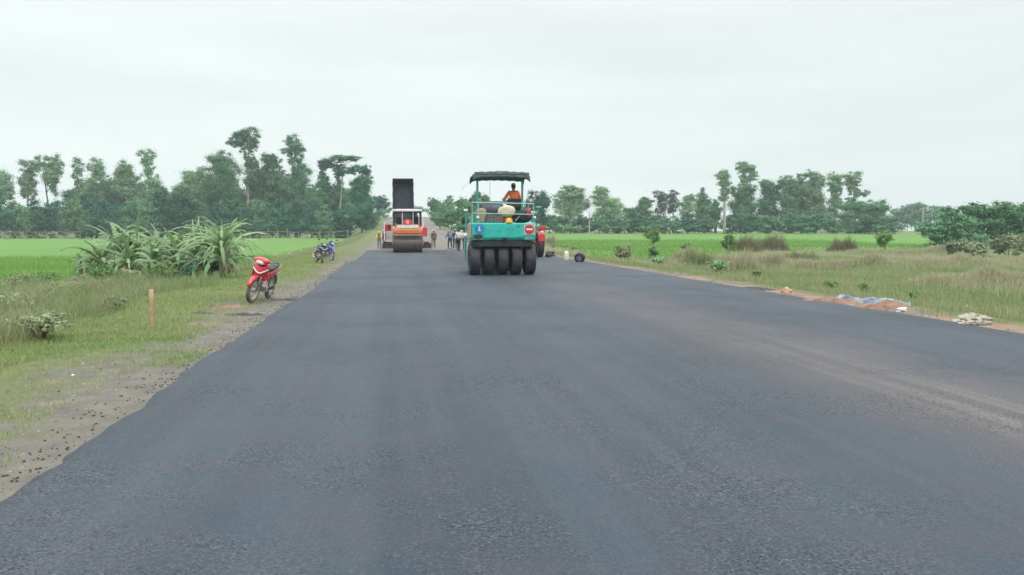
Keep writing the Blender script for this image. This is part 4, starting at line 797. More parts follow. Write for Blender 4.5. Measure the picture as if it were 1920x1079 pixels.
# canopy
for x in (-.82, .86): MB().tube([(x, .9, 1.85), (x, .9, 3.66)], .042, 8).build('canopy_post', TEALD, rol)
cv = MB(); nx, ny = 26, 10; vs = []; fs = []
for side in (0, 1):
    for i in range(nx + 1):
        for k in range(ny + 1):
            x = -1.0 + 2.12 * i / nx; y = .6 + 1.5 * k / ny; q = abs(2 * i / nx - 1); e = abs(2 * k / ny - 1)
            z = 3.79 - .05 * q ** 2 - .14 * max(0, q - .88) / .12 - .16 * max(0, e - .85) / .15 + .012 * math.sin(i * 1.7 + k) + .03 * math.cos(i * .48) * (1 - e)
            if side: z -= .03 + .07 * (1 if q < .9 else .5)
            vs.append((x * (1 if not side else .985), y, z))
S_ = (nx + 1) * (ny + 1)
for i in range(nx):
    for k in range(ny):
        a = i * (ny + 1) + k; fs += [(a, a + ny + 1, a + ny + 2, a + 1), (S_ + a, S_ + a + 1, S_ + a + ny + 2, S_ + a + ny + 1)]
for i in range(nx):
    a = i * (ny + 1); fs.append((a, S_ + a, S_ + a + ny + 1, a + ny + 1)); a += ny; fs.append((a, a + ny + 1, S_ + a + ny + 1, S_ + a))
for k in range(ny):
    fs.append((k, k + 1, S_ + k + 1, S_ + k)); a = nx * (ny + 1) + k; fs.append((a, S_ + a, S_ + a + 1, a + 1))
cv.raw(vs, fs).build('canopy', TARP, rol, smooth=True)
fl = MB()
for i in range(24):
    x0, x1 = -.95 + 2.02 * i / 24, -.95 + 2.02 * (i + 1) / 24; z0 = 3.67 - .006 * math.sin(i * .9); z1 = 3.67 - .006 * math.sin((i + 1) * .9)
    fl.raw([(x0, .62, 3.74), (x1, .62, 3.74), (x1, .6 + .02 * math.sin(i + 1), z1 - (.12 if i == 23 else 0)), (x0, .6 + .02 * math.sin(i), z0 - (.12 if i == 0 else 0)), (x0, .645, 3.74), (x1, .645, 3.74), (x1, .625 + .02 * math.sin(i + 1), z1), (x0, .625 + .02 * math.sin(i), z0)], [(0, 1, 2, 3), (7, 6, 5, 4), (3, 2, 6, 7)])
fl.build('canopy_valance', TARP, rol)
for s, x in ((-1, -.82), (1, .86)): MB().prism([(x + .02 * s, 3.42), (x + .18 * s, 3.66), (x - .05 * s, 3.66)], 'y', .8, .83).build('canopy_gusset', TARP, rol)
# hanging strings under the canopy
MB().tube([(-.35, .9, 3.62), (-.35, .92, 2.7)], .006, 4).tube([(-.95, .7, 3.6), (-1.4, 1.0, 3.1)], .006, 4).build('cord', BLK, rol)
# driver, seated
def rp(x, y, z): return rol.location + Matrix.Rotation(A, 3, 'Z') @ Vector((x, y, z))
sit = dict(pel=(0, 0, .95), lhp=(-.1, .06, .93), rhp=(.1, .06, .93), lk=(-.16, .48, .93), rk=(.16, .48, .93), la=(-.16, .52, .52), ra=(.16, .52, .52), lt=(-.16, .66, .49), rt=(.16, .66, .49), le=(-.33, .05, 1.14), re=(.27, .14, 1.12), lh=(-.36, .28, 1.04), rh=(.16, .42, 1.16), wst=(0, 0, 1.1), chs=(0, .01, 1.28))
person(rp(.62, 1.5, 2.5 - .86), A, 'roller driver in orange shirt and grey cap seated with his back to us', ORA, NAV, mat('grey_cap_cloth', (.42, .40, .38), .9), sit, 1.02, 'long', 'cap')
# load on the rear deck (each a thing)
def blob(nm, c, r, m, lab, cat, sd_=1, amp=.12, flat=-1):
    o = MB().ell((0, 0, 0), r, 22, 16, lambda p: 1 + amp * mnoise.noise(p * 1.7 + Vector((sd_ * 5.1, 0, 0))) * 1.6 + .03 * mnoise.noise(p * 6 + Vector((sd_, 0, 0)))).build(nm, m, smooth=True)
    o.location = rp(*c); o.rotation_euler = (0, 0, A); return tag(o, lab, cat)
SACK = mat('cream_sack', (.58, .54, .38), .9, (.5, .46, .32), 6, bump=.3)
blob('sack', (.14, .0, 2.28), (.31, .22, .24), SACK, 'plump cream sack lying on the load at the centre of the roller deck', 'sack', 2)
jd = MB().lathe((0, 0, 0), (0, 0, 1), [(0, 0), (0, .17), (.03, .19), (.42, .19), (.5, .15), (.53, 0)], 20).build('drum', mat('dusty_beige_plastic', (.34, .30, .20), .85, (.27, .24, .17), 5), smooth=False, bevel=.02); jd.location = rp(-.77, .05, 1.885); tag(jd, 'dusty beige drum standing at the left of the roller deck', 'drum')
MB2 = MB().ell((0, 0, 0), (.42, .24, .27), 20, 12, lambda p: 1 / max(abs(p.x), abs(p.z), .72) ** .6).build('water_tank', mat('dark_grey_plastic', (.05, .055, .07), .5, (.07, .075, .09), 4), smooth=True); MB2.location = rp(-.28, .55, 2.33); tag(MB2, 'dark grey tank behind the cream sack on the roller deck', 'tank')
cr1 = MB().box((0, 0, .13), (.62, .3, .26)).box((0, 0, .3), (.5, .24, .06)).build('crate', mat('dark_slatted_wood', (.09, .08, .075), .9, (.2, .18, .16), 14), bevel=.02); cr1.location = rp(-.3, -.02, 1.885); cr1.rotation_euler.z = A; tag(cr1, 'dark crate of odds and ends below the tank on the deck', 'crate')
hm = MB().ell((0, 0, 0), (.13, .15, .15), 18, 10, None, -.2).lathe((0, 0, -.02), (0, 0, 1), [(0, .12), (-.01, .17), (.005, .17), (.02, .12)], 20).build('safety_helmet', mat('amber_plastic', (.85, .45, .07), .4), smooth=True); hm.location = rp(.2, -.2, 1.915); tag(hm, 'amber safety helmet on the deck edge below the cream sack', 'helmet')
blob('cloth_bundle', (.13, -.02, 1.98), (.24, .16, .12), mat('rust_cloth', (.25, .06, .03), .9), 'rust red bundled cloth behind the amber helmet', 'cloth', 5)
blob('bag', (.72, .2, 2.1), (.34, .24, .24), mat('dark_navy_cloth', (.02, .028, .045), .9), 'dark navy bundle at the right of the roller deck', 'bag', 7, .2)
blob('red_jerrycan', (.95, .0, 2.24), (.09, .1, .2), mat('dull_red_plastic', (.38, .06, .08), .5), 'dull red can strapped at the right end of the roller deck', 'can', 8, .05)
def tool(nm, p0, p1, lab, m, blade=True):
    p0, p1 = rp(*p0), rp(*p1); b0 = p0; r_ = empty(nm, b0, 0, lab, 'tool', 'long handled tools leaning on the roller deck'); d = p1 - p0
    MB().tube([(0, 0, 0), d], .02, 6).build('handle', m, r_)
    if blade: MB().tube([d * .97, d * 1.04, d * 1.18], [.03, .1, .085], 8).build('blade', mat('worn_steel', (.3, .31, .32), .5, (.22, .22, .22), 5, metal=.5), r_)
tool('shovel', (.45, -.1, 1.95), (1.28, .3, 2.82), 'grey bladed shovel slanting up right from the roller deck', WOOD)
tool('rake', (.55, .05, 1.95), (1.5, .35, 2.95), 'black rod tool slanting beyond the shovel', BLK, False)
tool('broom', (.35, .0, 1.93), (1.0, .2, 2.6), 'dark handled broom below the shovel', BLK)

# ---------------------------------------------------------------- red tractor behind the roller
tb = G(997, 483, 0); tr = empty('red_tractor', tb, A, 'red tractor mostly hidden behind the right side of the green roller', 'tractor')
for s in (-1, 1):
    m_ = MB(); tyre(m_, (s * .62, .7, .7), .7, .34); ty = m_.build('wheel', RUB, tr, smooth=True); MB().lathe((s * .62, .7, .7), (1, 0, 0), [(-.1, 0), (-.12, .36), (.12, .36), (.1, 0)], 20).build('rim', REDP, ty)
    m_ = MB(); tyre(m_, (s * .55, 2.7, .4), .4, .22); m_.build('wheel', RUB, tr, smooth=True)
    MB().prism([(.0, .95), (.05, 1.35), (.35, 1.55), (1.0, 1.55), (1.35, 1.3), (1.4, .95), (1.2, 1.2), (.9, 1.42), (.4, 1.42), (.15, 1.2)], 'x', s * .62 - .2, s * .62 + .2).build('mudguard', REDP, tr, bevel=.02)
MB().box((0, 2.1, 1.15), (.55, 1.5, .6)).build('bonnet', REDP, tr, bevel=.06)
MB().box((0, 1.2, .75), (.5, 2.8, .4)).build('chassis', BLK, tr, bevel=.02)
MB().box((0, .75, 1.3), (.45, .45, .1)).box((0, .52, 1.5), (.45, .08, .35)).build('seat', BLK, tr, bevel=.03)
MB().ell((.62, -.05, 1.5), (.1, .08, .1)).build('tail_lamp', GLS, tr, smooth=True)
MB().box((.66, -.02, 1.72), (.36, .1, .3)).build('rear_box', REDP, tr, bevel=.04)

# ---------------------------------------------------------------- steel drum roller (orange)
ORP = mat('orange_paint', (.80, .17, .04), .5, (.65, .15, .05), 4); YEP = mat('yellow_paint', (.75, .48, .08), .5); GRP = mat('grey_paint', (.36, .34, .32), .65, (.29, .27, .26), 3)
DRUM = mat('worn_drum_steel', (.085, .075, .08), .5, (.16, .115, .10), 3, metal=.3, bump=.1)
PINKG = mat('faded_orange_paint', (.60, .27, .17), .6, (.5, .24, .16), 4)
sb = G(765, 474, 0); srl = empty('drum_roller', sb, A, 'orange steel drum roller with white canopy following the paver', 'road roller')
MB().lathe((-1.06, .65, .68), (1, 0, 0), [(0, .5), (0, .66), (.02, .68), (2.1, .68), (2.12, .66), (2.12, .5), (2.05, .5), (2.05, .05), (.07, .05), (.07, .5), (0, .5)], 48).build('drum', DRUM, srl, smooth=False, bevel=.01)
for s in (-1, 1): MB().box((s * 1.12, .9, .85), (.09, 1.6, .34)).box((s * 1.12, .66, .68), (.1, .3, .3)).build('drum_yoke', PINKG, srl, bevel=.02)
for bx_ in (((0, -.1, 1.27), (2.25, .16, .13)), ((0, 1.6, 1.05), (2.3, .2, .36))): MB().box(*bx_).build('frame_beam', mat('brownish_grey_paint', (.26, .19, .17), .7), srl, bevel=.03)
MB().prism([(.0, 1.36), (-.02, 1.62), (.04, 1.72), (2.6, 1.95), (2.6, 1.2), (.3, 1.2)], 'x', -.96, .96).build('bonnet', ORP, srl, bevel=.05)
MB().prism([(.05, 1.76), (.3, 2.02), (2.4, 2.06), (2.4, 1.96)], 'x', -.8, .8).build('bonnet_top', GRP, srl, bevel=.04)
MB().box((0, -.035, 1.66), (1.6, .03, .07)).build('yellow_stripe', YEP, srl)
MB().box((0, -.04, 1.48), (1.9, .03, .04)).box((-.95, -.02, 1.56), (.12, .06, .2)).box((.95, -.02, 1.56), (.12, .06, .2)).build('bumper_trim', PINKG, srl)
for s in (-1, 1): MB().box((s * 1.02, .3, 1.75), (.2, .3, .36)).build('headlight_housing', PINKG, srl, bevel=.04)
for s in (-1, 1): MB().lathe((s * 1.02, .15, 1.78), (0, -1, 0), [(0, .07), (.02, .06), (.03, 0)], 14).build('headlight', GLS, srl)
tri = MB().ell((0, 1.5, 2.2), (.36, .2, .26), 18, 10, None, 0).box((0, 1.45, 2.18), (.66, .2, .2)).build('red_hazard_cover', REDP, srl, smooth=False, bevel=.02)
MB().prism([(-.17, 2.12), (.17, 2.12), (0, 2.42)], 'y', 1.2, 1.235).build('hazard_triangle', mat('pale_orange_reflector', (.85, .35, .22), .5), tri)
MB().box((0, 2.6, 1.9), (1.9, .9, .5)).box((0, 4.0, 1.15), (1.8, 1.8, .9)).build('rear_body', ORP, srl, bevel=.05)
for s in (-1, 1):
    m_ = MB(); tyre(m_, (s * .85, 4.2, .75), .75, .5); m_.build('rear_tyre', RUB, srl, smooth=True)
for x, r_ in ((-1.0, .07), (1.0, .07)): MB().box((x, 1.7, 2.5), (.12, .12, 1.25)).build('canopy_post', BLK, srl)
for x in (-.38, .42): MB().box((x, 1.55, 2.5), (.05, .05, 1.2)).build('canopy_strut', WHT, srl)
for x in (-1.0, 1.0): MB().box((x, 3.5, 2.3), (.12, .12, 1.7)).build('canopy_post', BLK, srl)
MB().box((0, 2.5, 3.12), (2.2, 2.3, .16)).build('canopy', WHT, srl, bevel=.04); MB().box((0, 2.5, 3.22), (1.7, 2.0, .04)).build('canopy_roof_plate', GRP, srl)
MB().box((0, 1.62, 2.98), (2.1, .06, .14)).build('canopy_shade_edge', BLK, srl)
MB().box((-.6, 2.3, 2.35), (.4, .5, .5)).box((.6, 2.4, 2.35), (.5, .5, .6)).build('seat', DRK, srl, bevel=.05)
MB().box((0, 2.6, 2.3), (.6, .3, .45), taper=.7).build('control_console', BLUP, srl, bevel=.03)
person(sb + Matrix.Rotation(A, 3, 'Z') @ Vector((.55, 2.5, 1.62)), A, 'drum roller operator in grey clothes seated in shade under the white canopy', GRY, DRK, None, sit, .92, 'long')

# ---------------------------------------------------------------- paver
pb = G(765, 467.5, 0); pv = empty('asphalt_paver', pb, A, 'red and grey asphalt paver with wide screed ahead of the drum roller', 'paver')
MB().box((-.1, .5, .3), (4.2, .8, .42)).box((-.1, .25, .58), (3.9, .5, .1)).build('screed', BLK, pv, bevel=.03)
MB().box((-.1, .1, .74), (4.0, .5, .04)).build('screed_walkway', GRP, pv)
for s in (-1, 1): MB().box((s * 2.2 - .1, .5, .42), (.08, 1.2, .72)).build('end_gate', GRP, pv, bevel=.01)
MB().box((0, 2.6, 1.3), (2.4, 3.0, 1.2)).build('body', mat('dark_paver_grey', (.14, .13, .13), .7), pv, bevel=.05)
MB().box((-1.72, 1.6, 1.85), (.62, 1.2, .62)).build('side_box', REDP, pv, bevel=.04)
MB().box((-1.55, .9, 1.2), (.7, .3, .7)).build('control_box', GRP, pv, bevel=.04)
MB().box((-1.62, .93, 1.95), (.26, .05, .36)).build('vent', BLK, pv)
MB().box((1.45, 1.0, 1.5), (.5, .6, .8)).build('side_box', REDP, pv, bevel=.04)
MB().tube([(-2.02, .7, .7), (-2.02, .7, 2.35)], .04, 6).tube([(-2.02, .7, 2.3), (-1.1, .8, 2.6)], .03, 6).build('handrail', WHT, pv)
MB().tube([(1.35, .8, 1.9), (1.35, .8, 2.9)], .04, 6).build('handrail', WHT, pv)
MB().box((0, 5.0, .75), (2.6, 1.6, .7), ty=1.15).build('hopper', ORP, pv, bevel=.03)
for s in (-1, 1): MB().box((s * 1.0, 3.0, .35), (.35, 3.2, .62)).build('crawler_track', BLK, pv, bevel=.15)

# ---------------------------------------------------------------- dump truck with raised bed
BED = mat('blackened_bed_steel', (.008, .014, .024), .85, (.024, .03, .04), 1.6, bump=.1, detail=7)
dc = G(757, 461.5, 0); tk = empty('dump_truck', dc, A, 'dump truck with its long dark bed tipped almost upright', 'dump truck')
MB().box((0, 3.3, .95), (.9, 6.6, .3)).build('chassis', BLK, tk, bevel=.02)
MB().box((0, 6.1, 1.6), (2.0, 1.6, 1.6)).box((0, 6.0, 2.45), (1.9, 1.3, .12)).build('cab', mat('truck_cab_red', (.3, .04, .03), .5), tk, bevel=.1)
MB().box((0, 5.28, 2.2), (1.5, .03, .6)).build('rear_window', BLK, tk)
for y in (.8, 2.0, 5.9):
    for s in (-1, 1): m_ = MB(); tyre(m_, (s * .85, y, .5), .5, .45 if y < 3 else .28); m_.build('wheel', RUB, tk, smooth=True)
Rx = lambda p, a=R(66): (p[0], -.2 + p[1] * math.cos(a) - p[2] * math.sin(a) + .4, 1.15 + p[1] * math.sin(a) + p[2] * math.cos(a))
def bb_(lo, hi):
    pts = [(x, y, z) for z in (lo[2], hi[2]) for y in (lo[1], hi[1]) for x in (lo[0], hi[0])]
    return MB().raw([Rx(p) for p in pts], [(0, 1, 3, 2), (4, 6, 7, 5), (0, 4, 5, 1), (2, 3, 7, 6), (0, 2, 6, 4), (1, 5, 7, 3)])
BW = 1.07; BLn = 6.15
bed = bb_((-BW, 0, 0), (BW, BLn, .1)); 
for s in (-1, 1):
    q = bb_((s * BW - .04, 0, .1), (s * BW + .04, BLn, .95)); bed.raw(q.v, q.f)
q = bb_((-BW, BLn - .08, .1), (BW, BLn, 1.0)); bed.raw(q.v, q.f)
bed.build('tipper_bed', BED, tk)
q = bb_((-BW - .03, BLn, .55), (BW + .03, BLn + .22, .64)); q.build('headboard_guard', mat('pale_guard_paint', (.42, .44, .43), .6, (.2, .2, .2), 3), tk)
rb = MB()
for y in (.8, 2.0, 3.2, 4.4, 5.6):
    for s in (-1, 1): q = bb_((s * (BW + .04) - .03, y, .1), (s * (BW + .04) + .03, y + .08, .97)); rb.raw(q.v, q.f)
rb.build('bed_ribs', BLK, tk); MB().tube([(0, 3.2, 1.1), Rx((0, 3.6, -.1))], [.12, .08]).build('hydraulic_ram', CHR, tk)

# ---------------------------------------------------------------- motorcycles
def motorbike(loc, rz, lean, lab, main, accent, steer=0, group=None, mirrors=False):
    """underbone motorcycle; +x is forward, wheels on z=0"""
    r = empty('motorcycle', loc, 0, lab, 'motorcycle', group); r.rotation_euler = Euler((lean, 0, rz), 'XYZ')
    SIL = mat('dusty_silver', (.42, .42, .4), .5, (.3, .29, .27), 6, metal=.4); DUST = mat('dusty_tyre', (.10, .095, .085), .9, (.17, .155, .13), 6)
    fr = empty('front_assembly', (.56, 0, .9)); fr.parent = r; fr.rotation_euler = (0, 0, steer)
    o = Vector((.56, 0, .9))
    def wheel(c, par, off, wd=.09):
        m_ = MB(); pts = []; c = Vector(c) - off
        m_.lathe(c, (0, 1, 0), [(-wd * .4, .225), (-wd * .5, .25), (-wd * .35, .285), (0, .298), (wd * .35, .285), (wd * .5, .25), (wd * .4, .225), (-wd * .4, .225)], 32)
        w_ = m_.build('wheel', DUST, par, smooth=True)
        k = MB().lathe(c, (0, 1, 0), [(-.03, .228), (-.036, .21), (.036, .21), (.03, .228)], 32).lathe(c, (0, 1, 0), [(-.05, 0), (-.05, .05), (.05, .05), (.05, 0)], 14)
        for i in range(18):
            a = i * math.pi / 9; k.tube([c + Vector((.04 * math.cos(a), .03 * (-1) ** i, .04 * math.sin(a))), c + Vector((.21 * math.cos(a + .15), 0, .21 * math.sin(a + .15)))], .004, 4)
        k.build('rim', SIL, w_)
    wheel((.68, 0, .298), fr, o); wheel((-.55, 0, .298), r, Vector())
    fk = MB()
    for s in (-1, 1): fk.tube([Vector((.68, s * .075, .298)) - o, Vector((.6, s * .075, .62)) - o], [.024, .022], 8)
    fk.build('fork', SIL, fr, smooth=True)
    gd = MB(); vs = []; fs = []
    for i in range(11):
        a = R(20 + 125 * i / 10)
        for q, (rr, y) in enumerate(((.325, -.06), (.345, -.03), (.35, 0), (.345, .03), (.325, .06))): vs.append(Vector((.68 + rr * math.cos(a), y * (1.1 if 2 < i < 9 else .8), .298 + rr * math.sin(a))) - o)
    for i in range(10):
        for q in range(4): k = i * 5 + q; fs.append((k, k + 1, k + 6, k + 5))
    g = gd.raw(vs, fs).build('front_mudguard', main, fr, smooth=True); md = g.modifiers.new('s', 'SOLIDIFY'); md.thickness = .008
    # handlebar + cowl
    MB().tube([Vector((.5, -.34, 1.0)) - o, Vector((.56, -.2, .98)) - o, Vector((.58, 0, .95)) - o, Vector((.56, .2, .98)) - o, Vector((.5, .34, 1.0)) - o], .013, 8).build('handlebar', BLK, fr)
    for s in (-1, 1):
        MB().tube([Vector((.52, s * .25, 1.0)) - o, Vector((.49, s * .37, 1.0)) - o], .021, 8).build('grip', BLK, fr)
        MB().tube([Vector((.57, s * .2, .99)) - o, Vector((.56, s * .36, .985)) - o], .008, 5).build('brake_lever', SIL, fr)
        if mirrors: MB().tube([Vector((.54, s * .2, 1.0)) - o, Vector((.52, s * .26, 1.15)) - o], .007, 5).ell(Vector((.52, s * .3, 1.18)) - o, (.012, .06, .035), 10, 7).build('mirror', BLK, fr)
    cwl = MB().prism([(-.2, .985), (-.17, 1.03), (-.07, 1.06), (.07, 1.06), (.17, 1.03), (.2, .985), (.13, .92), (.05, .885), (-.05, .885), (-.13, .92)], 'x', 0, .0)
    n_ = 10; prof = [(-.2, .985), (-.17, 1.03), (-.07, 1.06), (.07, 1.06), (.17, 1.03), (.2, .985), (.13, .92), (.05, .885), (-.05, .885), (-.13, .92)]
    vs = []; 
    for (x, k) in ((.48, .8), (.56, 1), (.64, .92), (.685, .7)): vs += [Vector((x, a * k, .97 + (b_ - .97) * k)) - o for a, b_ in prof]
    fs = [tuple(range(n_))[::-1], tuple(range(30, 40))] + [(i * 10 + k, i * 10 + (k + 1) % 10, (i + 1) * 10 + (k + 1) % 10, (i + 1) * 10 + k) for i in range(3) for k in range(10)]
    cw = MB().raw(vs, fs).build('headlight_cowl', main, fr, smooth=True)
    MB().ell(Vector((.665, 0, .95)) - o, (.03, .125, .05), 16, 9).build('headlight', accent if accent == WHT else GLS, cw, smooth=True)
    # leg shield front panel
    sh = [(.57, .70, .09), (.60, .78, .15), (.60, .86, .17), (.56, .93, .13)]
    vs = []; fs = []
    rows = [(.50, .42, .055), (.56, .52, .075), (.60, .62, .115), (.625, .70, .155), (.62, .78, .185), (.59, .86, .18), (.55, .92, .12)]
    for (x, z, hw) in rows:
        for q in range(9):
            e = -1 + 2 * q / 8; vs.append((x - .10 * e * e, hw * e, z + .02 * abs(e)))
    for i in range(6):
        for q in range(8): k = i * 9 + q; fs.append((k, k + 1, k + 10, k + 9))
    ls = MB().raw(vs, fs).build('front_panel', main, r, smooth=True); md = ls.modifiers.new('s', 'SOLIDIFY'); md.thickness = .03
    pts = [Vector((.625 - .10 * e * e + .012, .178 * e, .70 + .12 * abs(e) ** 1.6)) for e in np.linspace(-1, 1, 15)]
    MB().tube(pts, [.006] + [.017] * 13 + [.006], 6).build('panel_stripe', WHT, ls, smooth=True)
    for s in (-1, 1):
        wing = MB().raw([(.53, s * .17, .86), (.50, s * .19, .66), (.38, s * .17, .36), (.24, s * .13, .30), (.30, s * .15, .46), (.42, s * .18, .70)], [(0, 1, 5), (1, 2, 4, 5), (2, 3, 4)])
        wo = wing.build('leg_shield', main, r); md = wo.modifiers.new('s', 'SOLIDIFY'); md.thickness = .014
        wg2 = MB().raw([(.40, s * .178, .40), (.22, s * .14, .28), (.20, s * .14, .36), (.37, s * .176, .5)], [(0, 1, 2, 3)]); w2 = wg2.build('lower_shield', WHT, r); md = w2.modifiers.new('s', 'SOLIDIFY'); md.thickness = .03
    MB().tube([(.5, 0, .78), (.34, 0, .60), (.1, 0, .52), (-.12, 0, .58)], [.07, .06, .06, .07], 10).build('frame_tunnel', main, r, smooth=True)
    MB().ell((.1, 0, .34), (.19, .11, .11), 14, 9).tube([(.2, 0, .36), (.36, 0, .38)], [.07, .06], 12).box((.05, 0, .29), (.26, .2, .12)).build('engine', SIL, r, smooth=False)
    MB().raw(*[(lambda V2: ([x for x in V2], [(i * 8 + k, i * 8 + (k + 1) % 8, (i + 1) * 8 + (k + 1) % 8, (i + 1) * 8 + k) for i in range(5) for k in range(8)] + [tuple(range(8)), tuple(range(40, 48))]))([(x, hw * math.cos(a), z + hh * math.sin(a)) for (x, z, hw, hh) in ((.22, .73, .06, .03), (.1, .76, .1, .045), (-.15, .76, .125, .05), (-.4, .8, .12, .05), (-.58, .83, .1, .045), (-.66, .83, .04, .02)) for a in [2 * math.pi * q / 8 for q in range(8)]])][0]).build('seat', BLK, r, smooth=True)
    MB().raw(*[(lambda V2: (V2, [(i * 8 + k, i * 8 + (k + 1) % 8, (i + 1) * 8 + (k + 1) % 8, (i + 1) * 8 + k) for i in range(4) for k in range(8)] + [tuple(range(8)), tuple(range(32, 40))]))([(x, hw * math.cos(a), z + hh * math.sin(a)) for (x, z, hw, hh) in ((.12, .62, .07, .09), (-.12, .64, .12, .11), (-.38, .69, .13, .09), (-.62, .75, .10, .06), (-.78, .8, .04, .03)) for a in [2 * math.pi * q / 8 for q in range(8)]])][0]).build('side_fairing', main, r, smooth=True)
    MB().ell((-.78, 0, .76), (.03, .08, .04)).build('tail_light', REDP, r, smooth=True)
    MB().box((-.8, 0, .6), (.01, .16, .12), rot=(0, .3, 0)).build('number_plate', WHT, r)
    MB().tube([(.12, -.12, .26), (-.1, -.15, .22), (-.35, -.17, .25), (-.75, -.18, .34)], [.02, .02, .042, .045], 10).build('exhaust', SIL, r, smooth=True)
    MB().box((-.28, .09, .3), (.5, .03, .06)).box((-.28, -.09, .3), (.5, .03, .06)).build('swing_arm', BLK, r)
    MB().tube([(.12, -.3, .25), (.12, .3, .25)], .012, 6).build('foot_rest', BLK, r)
    # stand reaches the ground on the leaning (left) side
    MB().tube([(.0, .1, .27), (-.03, .24, .02 + .24 * math.tan(abs(lean)) * .9)], .012, 6).build('side_stand', BLK, r)
    MB().raw([(-.5 - .33 * math.cos(a) , y, .298 + .33 * math.sin(a)) for a in [R(10 + 90 * i / 8) for i in range(9)] for y in (-.06, .06)], [(2 * i, 2 * i + 1, 2 * i + 3, 2 * i + 2) for i in range(8)]).build('rear_mudguard', BLK, r)
    MB().tube([(-.45, -.13, .78), (-.7, -.12, .86), (-.7, .12, .86), (-.45, .13, .78)], .011, 6).build('grab_rail', SIL, r)
    return r
RB = mat('glossy_red', (.62, .025, .035), .3, (.52, .02, .03), 3, spec=.6, coat=.4); BB = mat('deep_blue_gloss', (.05, .08, .45), .3, (.04, .07, .38), 3, coat=.4); KB = mat('dark_grey_gloss', (.04, .045, .06), .35, (.06, .065, .08), 3, coat=.3)
def place_bike(u, v_, rz, lean, lab, main, accent, steer, group=None, mirrors=False):
    p = onG(G(u, v_, 0)); d = Vector((math.cos(rz), math.sin(rz), 0)); c = p - d * .68
    c.z = float(hgt(*TS(c))) + .01; return motorbike(c, rz, lean, lab, main, accent, steer, group, mirrors)
place_bike(471, 566, R(-89), R(14) * -1, 'red underbone motorcycle parked facing us on the left verge', RB, WHT, R(-8))
place_bike(604, 493, R(-62), R(-10), 'dark grey motorcycle beside the blue one on the far left verge', KB, GLS, R(-12), 'pair of motorcycles on the far left verge', True)
place_bike(622, 488.5, R(-38), R(-8), 'blue and white motorcycle parked behind the dark grey one', BB, WHT, R(-14), 'pair of motorcycles on the far left verge', True)

# ---------------------------------------------------------------- roadside odds and ends
PLB = mat('black_plastic', (.02, .024, .024), .4, (.04, .045, .045), 6)
p = gp(1062, 490, 0); j = empty('jerrycan', p, .3, 'cream plastic jerrycan standing at the right road edge', 'jerrycan'); MB().ell((0, 0, .25), (.135, .12, .27), 16, 14, lambda q: 1 / max(abs(q.x), abs(q.y), .75) ** .5).build('can_body', mat('cream_plastic', (.72, .70, .50), .45), j, smooth=True); MB().tube([(.02, 0, .5), (.02, 0, .56)], .035).build('cap', PLB, j)
p = gp(1088, 493, 0); wh = empty('spare_wheel', p, 0, 'black wheel with grey hub propped at the right road edge', 'wheel'); wh.rotation_euler = (R(18), 0, R(-25))
MB().lathe((0, 0, .27), (0, 1, 0), [(-.1, .16), (-.12, .22), (-.09, .27), (.09, .27), (.12, .22), (.1, .16), (-.1, .16)], 28).build('tyre', RUB, wh, smooth=True)
MB().lathe((0, 0, .27), (0, 1, 0), [(-.06, 0), (-.09, .06), (-.04, .12), (-.09, .165), (.07, .165), (.05, 0)], 22).build('rim', mat('grey_rim_paint', (.3, .32, .36), .5), wh, smooth=True)
blob2 = lambda nm, u, v_, r, m, lab, cat, sd_, amp=.25, grp=None, z0=-.05: (lambda o: (setattr(o, 'location', gp(u, v_, z0) + Vector((0, 0, r[2] * .55))), tag(o, lab, cat, grp), o)[-1])(MB().ell((0, 0, 0), r, 20, 14, lambda p: 1 + amp * mnoise.noise(p * 1.6 + Vector((sd_ * 3.3, 1, 2))) * 1.8 + amp * .4 * mnoise.noise(p * 4.5 + Vector((sd_, 0, 0)))).build(nm, m, smooth=amp > .3))
o = blob2('plastic_bag', 1029, 484, (.16, .14, .26), PLB, 'crumpled black bag standing at the right road edge nearest the tractor', 'bag', 3, .5)
o = blob2('plastic_bag', 1037, 481, (.11, .1, .2), PLB, 'smaller crumpled black bag just right of the taller one', 'bag', 9, .5)
AS = mat('loose_asphalt', (.035, .035, .038), .85, (.06, .058, .055), 12, bump=.8)
SOIL = mat('red_soil', (.17, .085, .055), .95, (.27, .18, .13), 7, bump=.8, bscale=20)
def mound(nm, u, v_, rx, ry, h, m, lab, cat, sd_, rz=A, grp=None):
    n = 34; c = gp(u, v_, -.03); t0, s0 = TS(c); vs = []; fs = []
    for i in range(n + 1):
        for k in range(n + 1):
            x, y = -1.25 + 2.5 * i / n, -1.25 + 2.5 * k / n; q = math.hypot(x, y) + .3 * (mnoise.noise(Vector((x * 1.6, y * 1.6, sd_))))
            z = h * max(-.4, 1 - q ** 2) * (.75 + .6 * mnoise.noise(Vector((x * 3, y * 3, sd_ + 4)))) + .12 * h * mnoise.noise(Vector((x * 9, y * 9, sd_)))
            pw = Matrix.Rotation(rz, 3, 'Z') @ Vector((x * rx, y * ry, 0)); g = float(hgt(*TS(c + pw))); vs.append((pw.x, pw.y, g - c.z + z - .01))
    for i in range(n):
        for k in range(n): a = i * (n + 1) + k; fs.append((a, a + n + 1, a + n + 2, a + 1))
    o = MB().raw(vs, fs).build(nm, m, smooth=True, fix=False); o.location = c; return tag(o, lab, cat, grp)
mound('asphalt_heap', 1412, 543, .62, .5, .09, AS, 'low heap of loose black asphalt on the right shoulder', 'asphalt heap', 2)
mound('asphalt_heap', 462, 591, .42, .16, .06, AS, 'spilled black asphalt below the red motorcycle at the road edge', 'asphalt heap', 5, 0)
mound('asphalt_heap', 548, 563, .5, .2, .05, AS, 'spilled black asphalt right of the red motorcycle', 'asphalt heap', 6, 0)
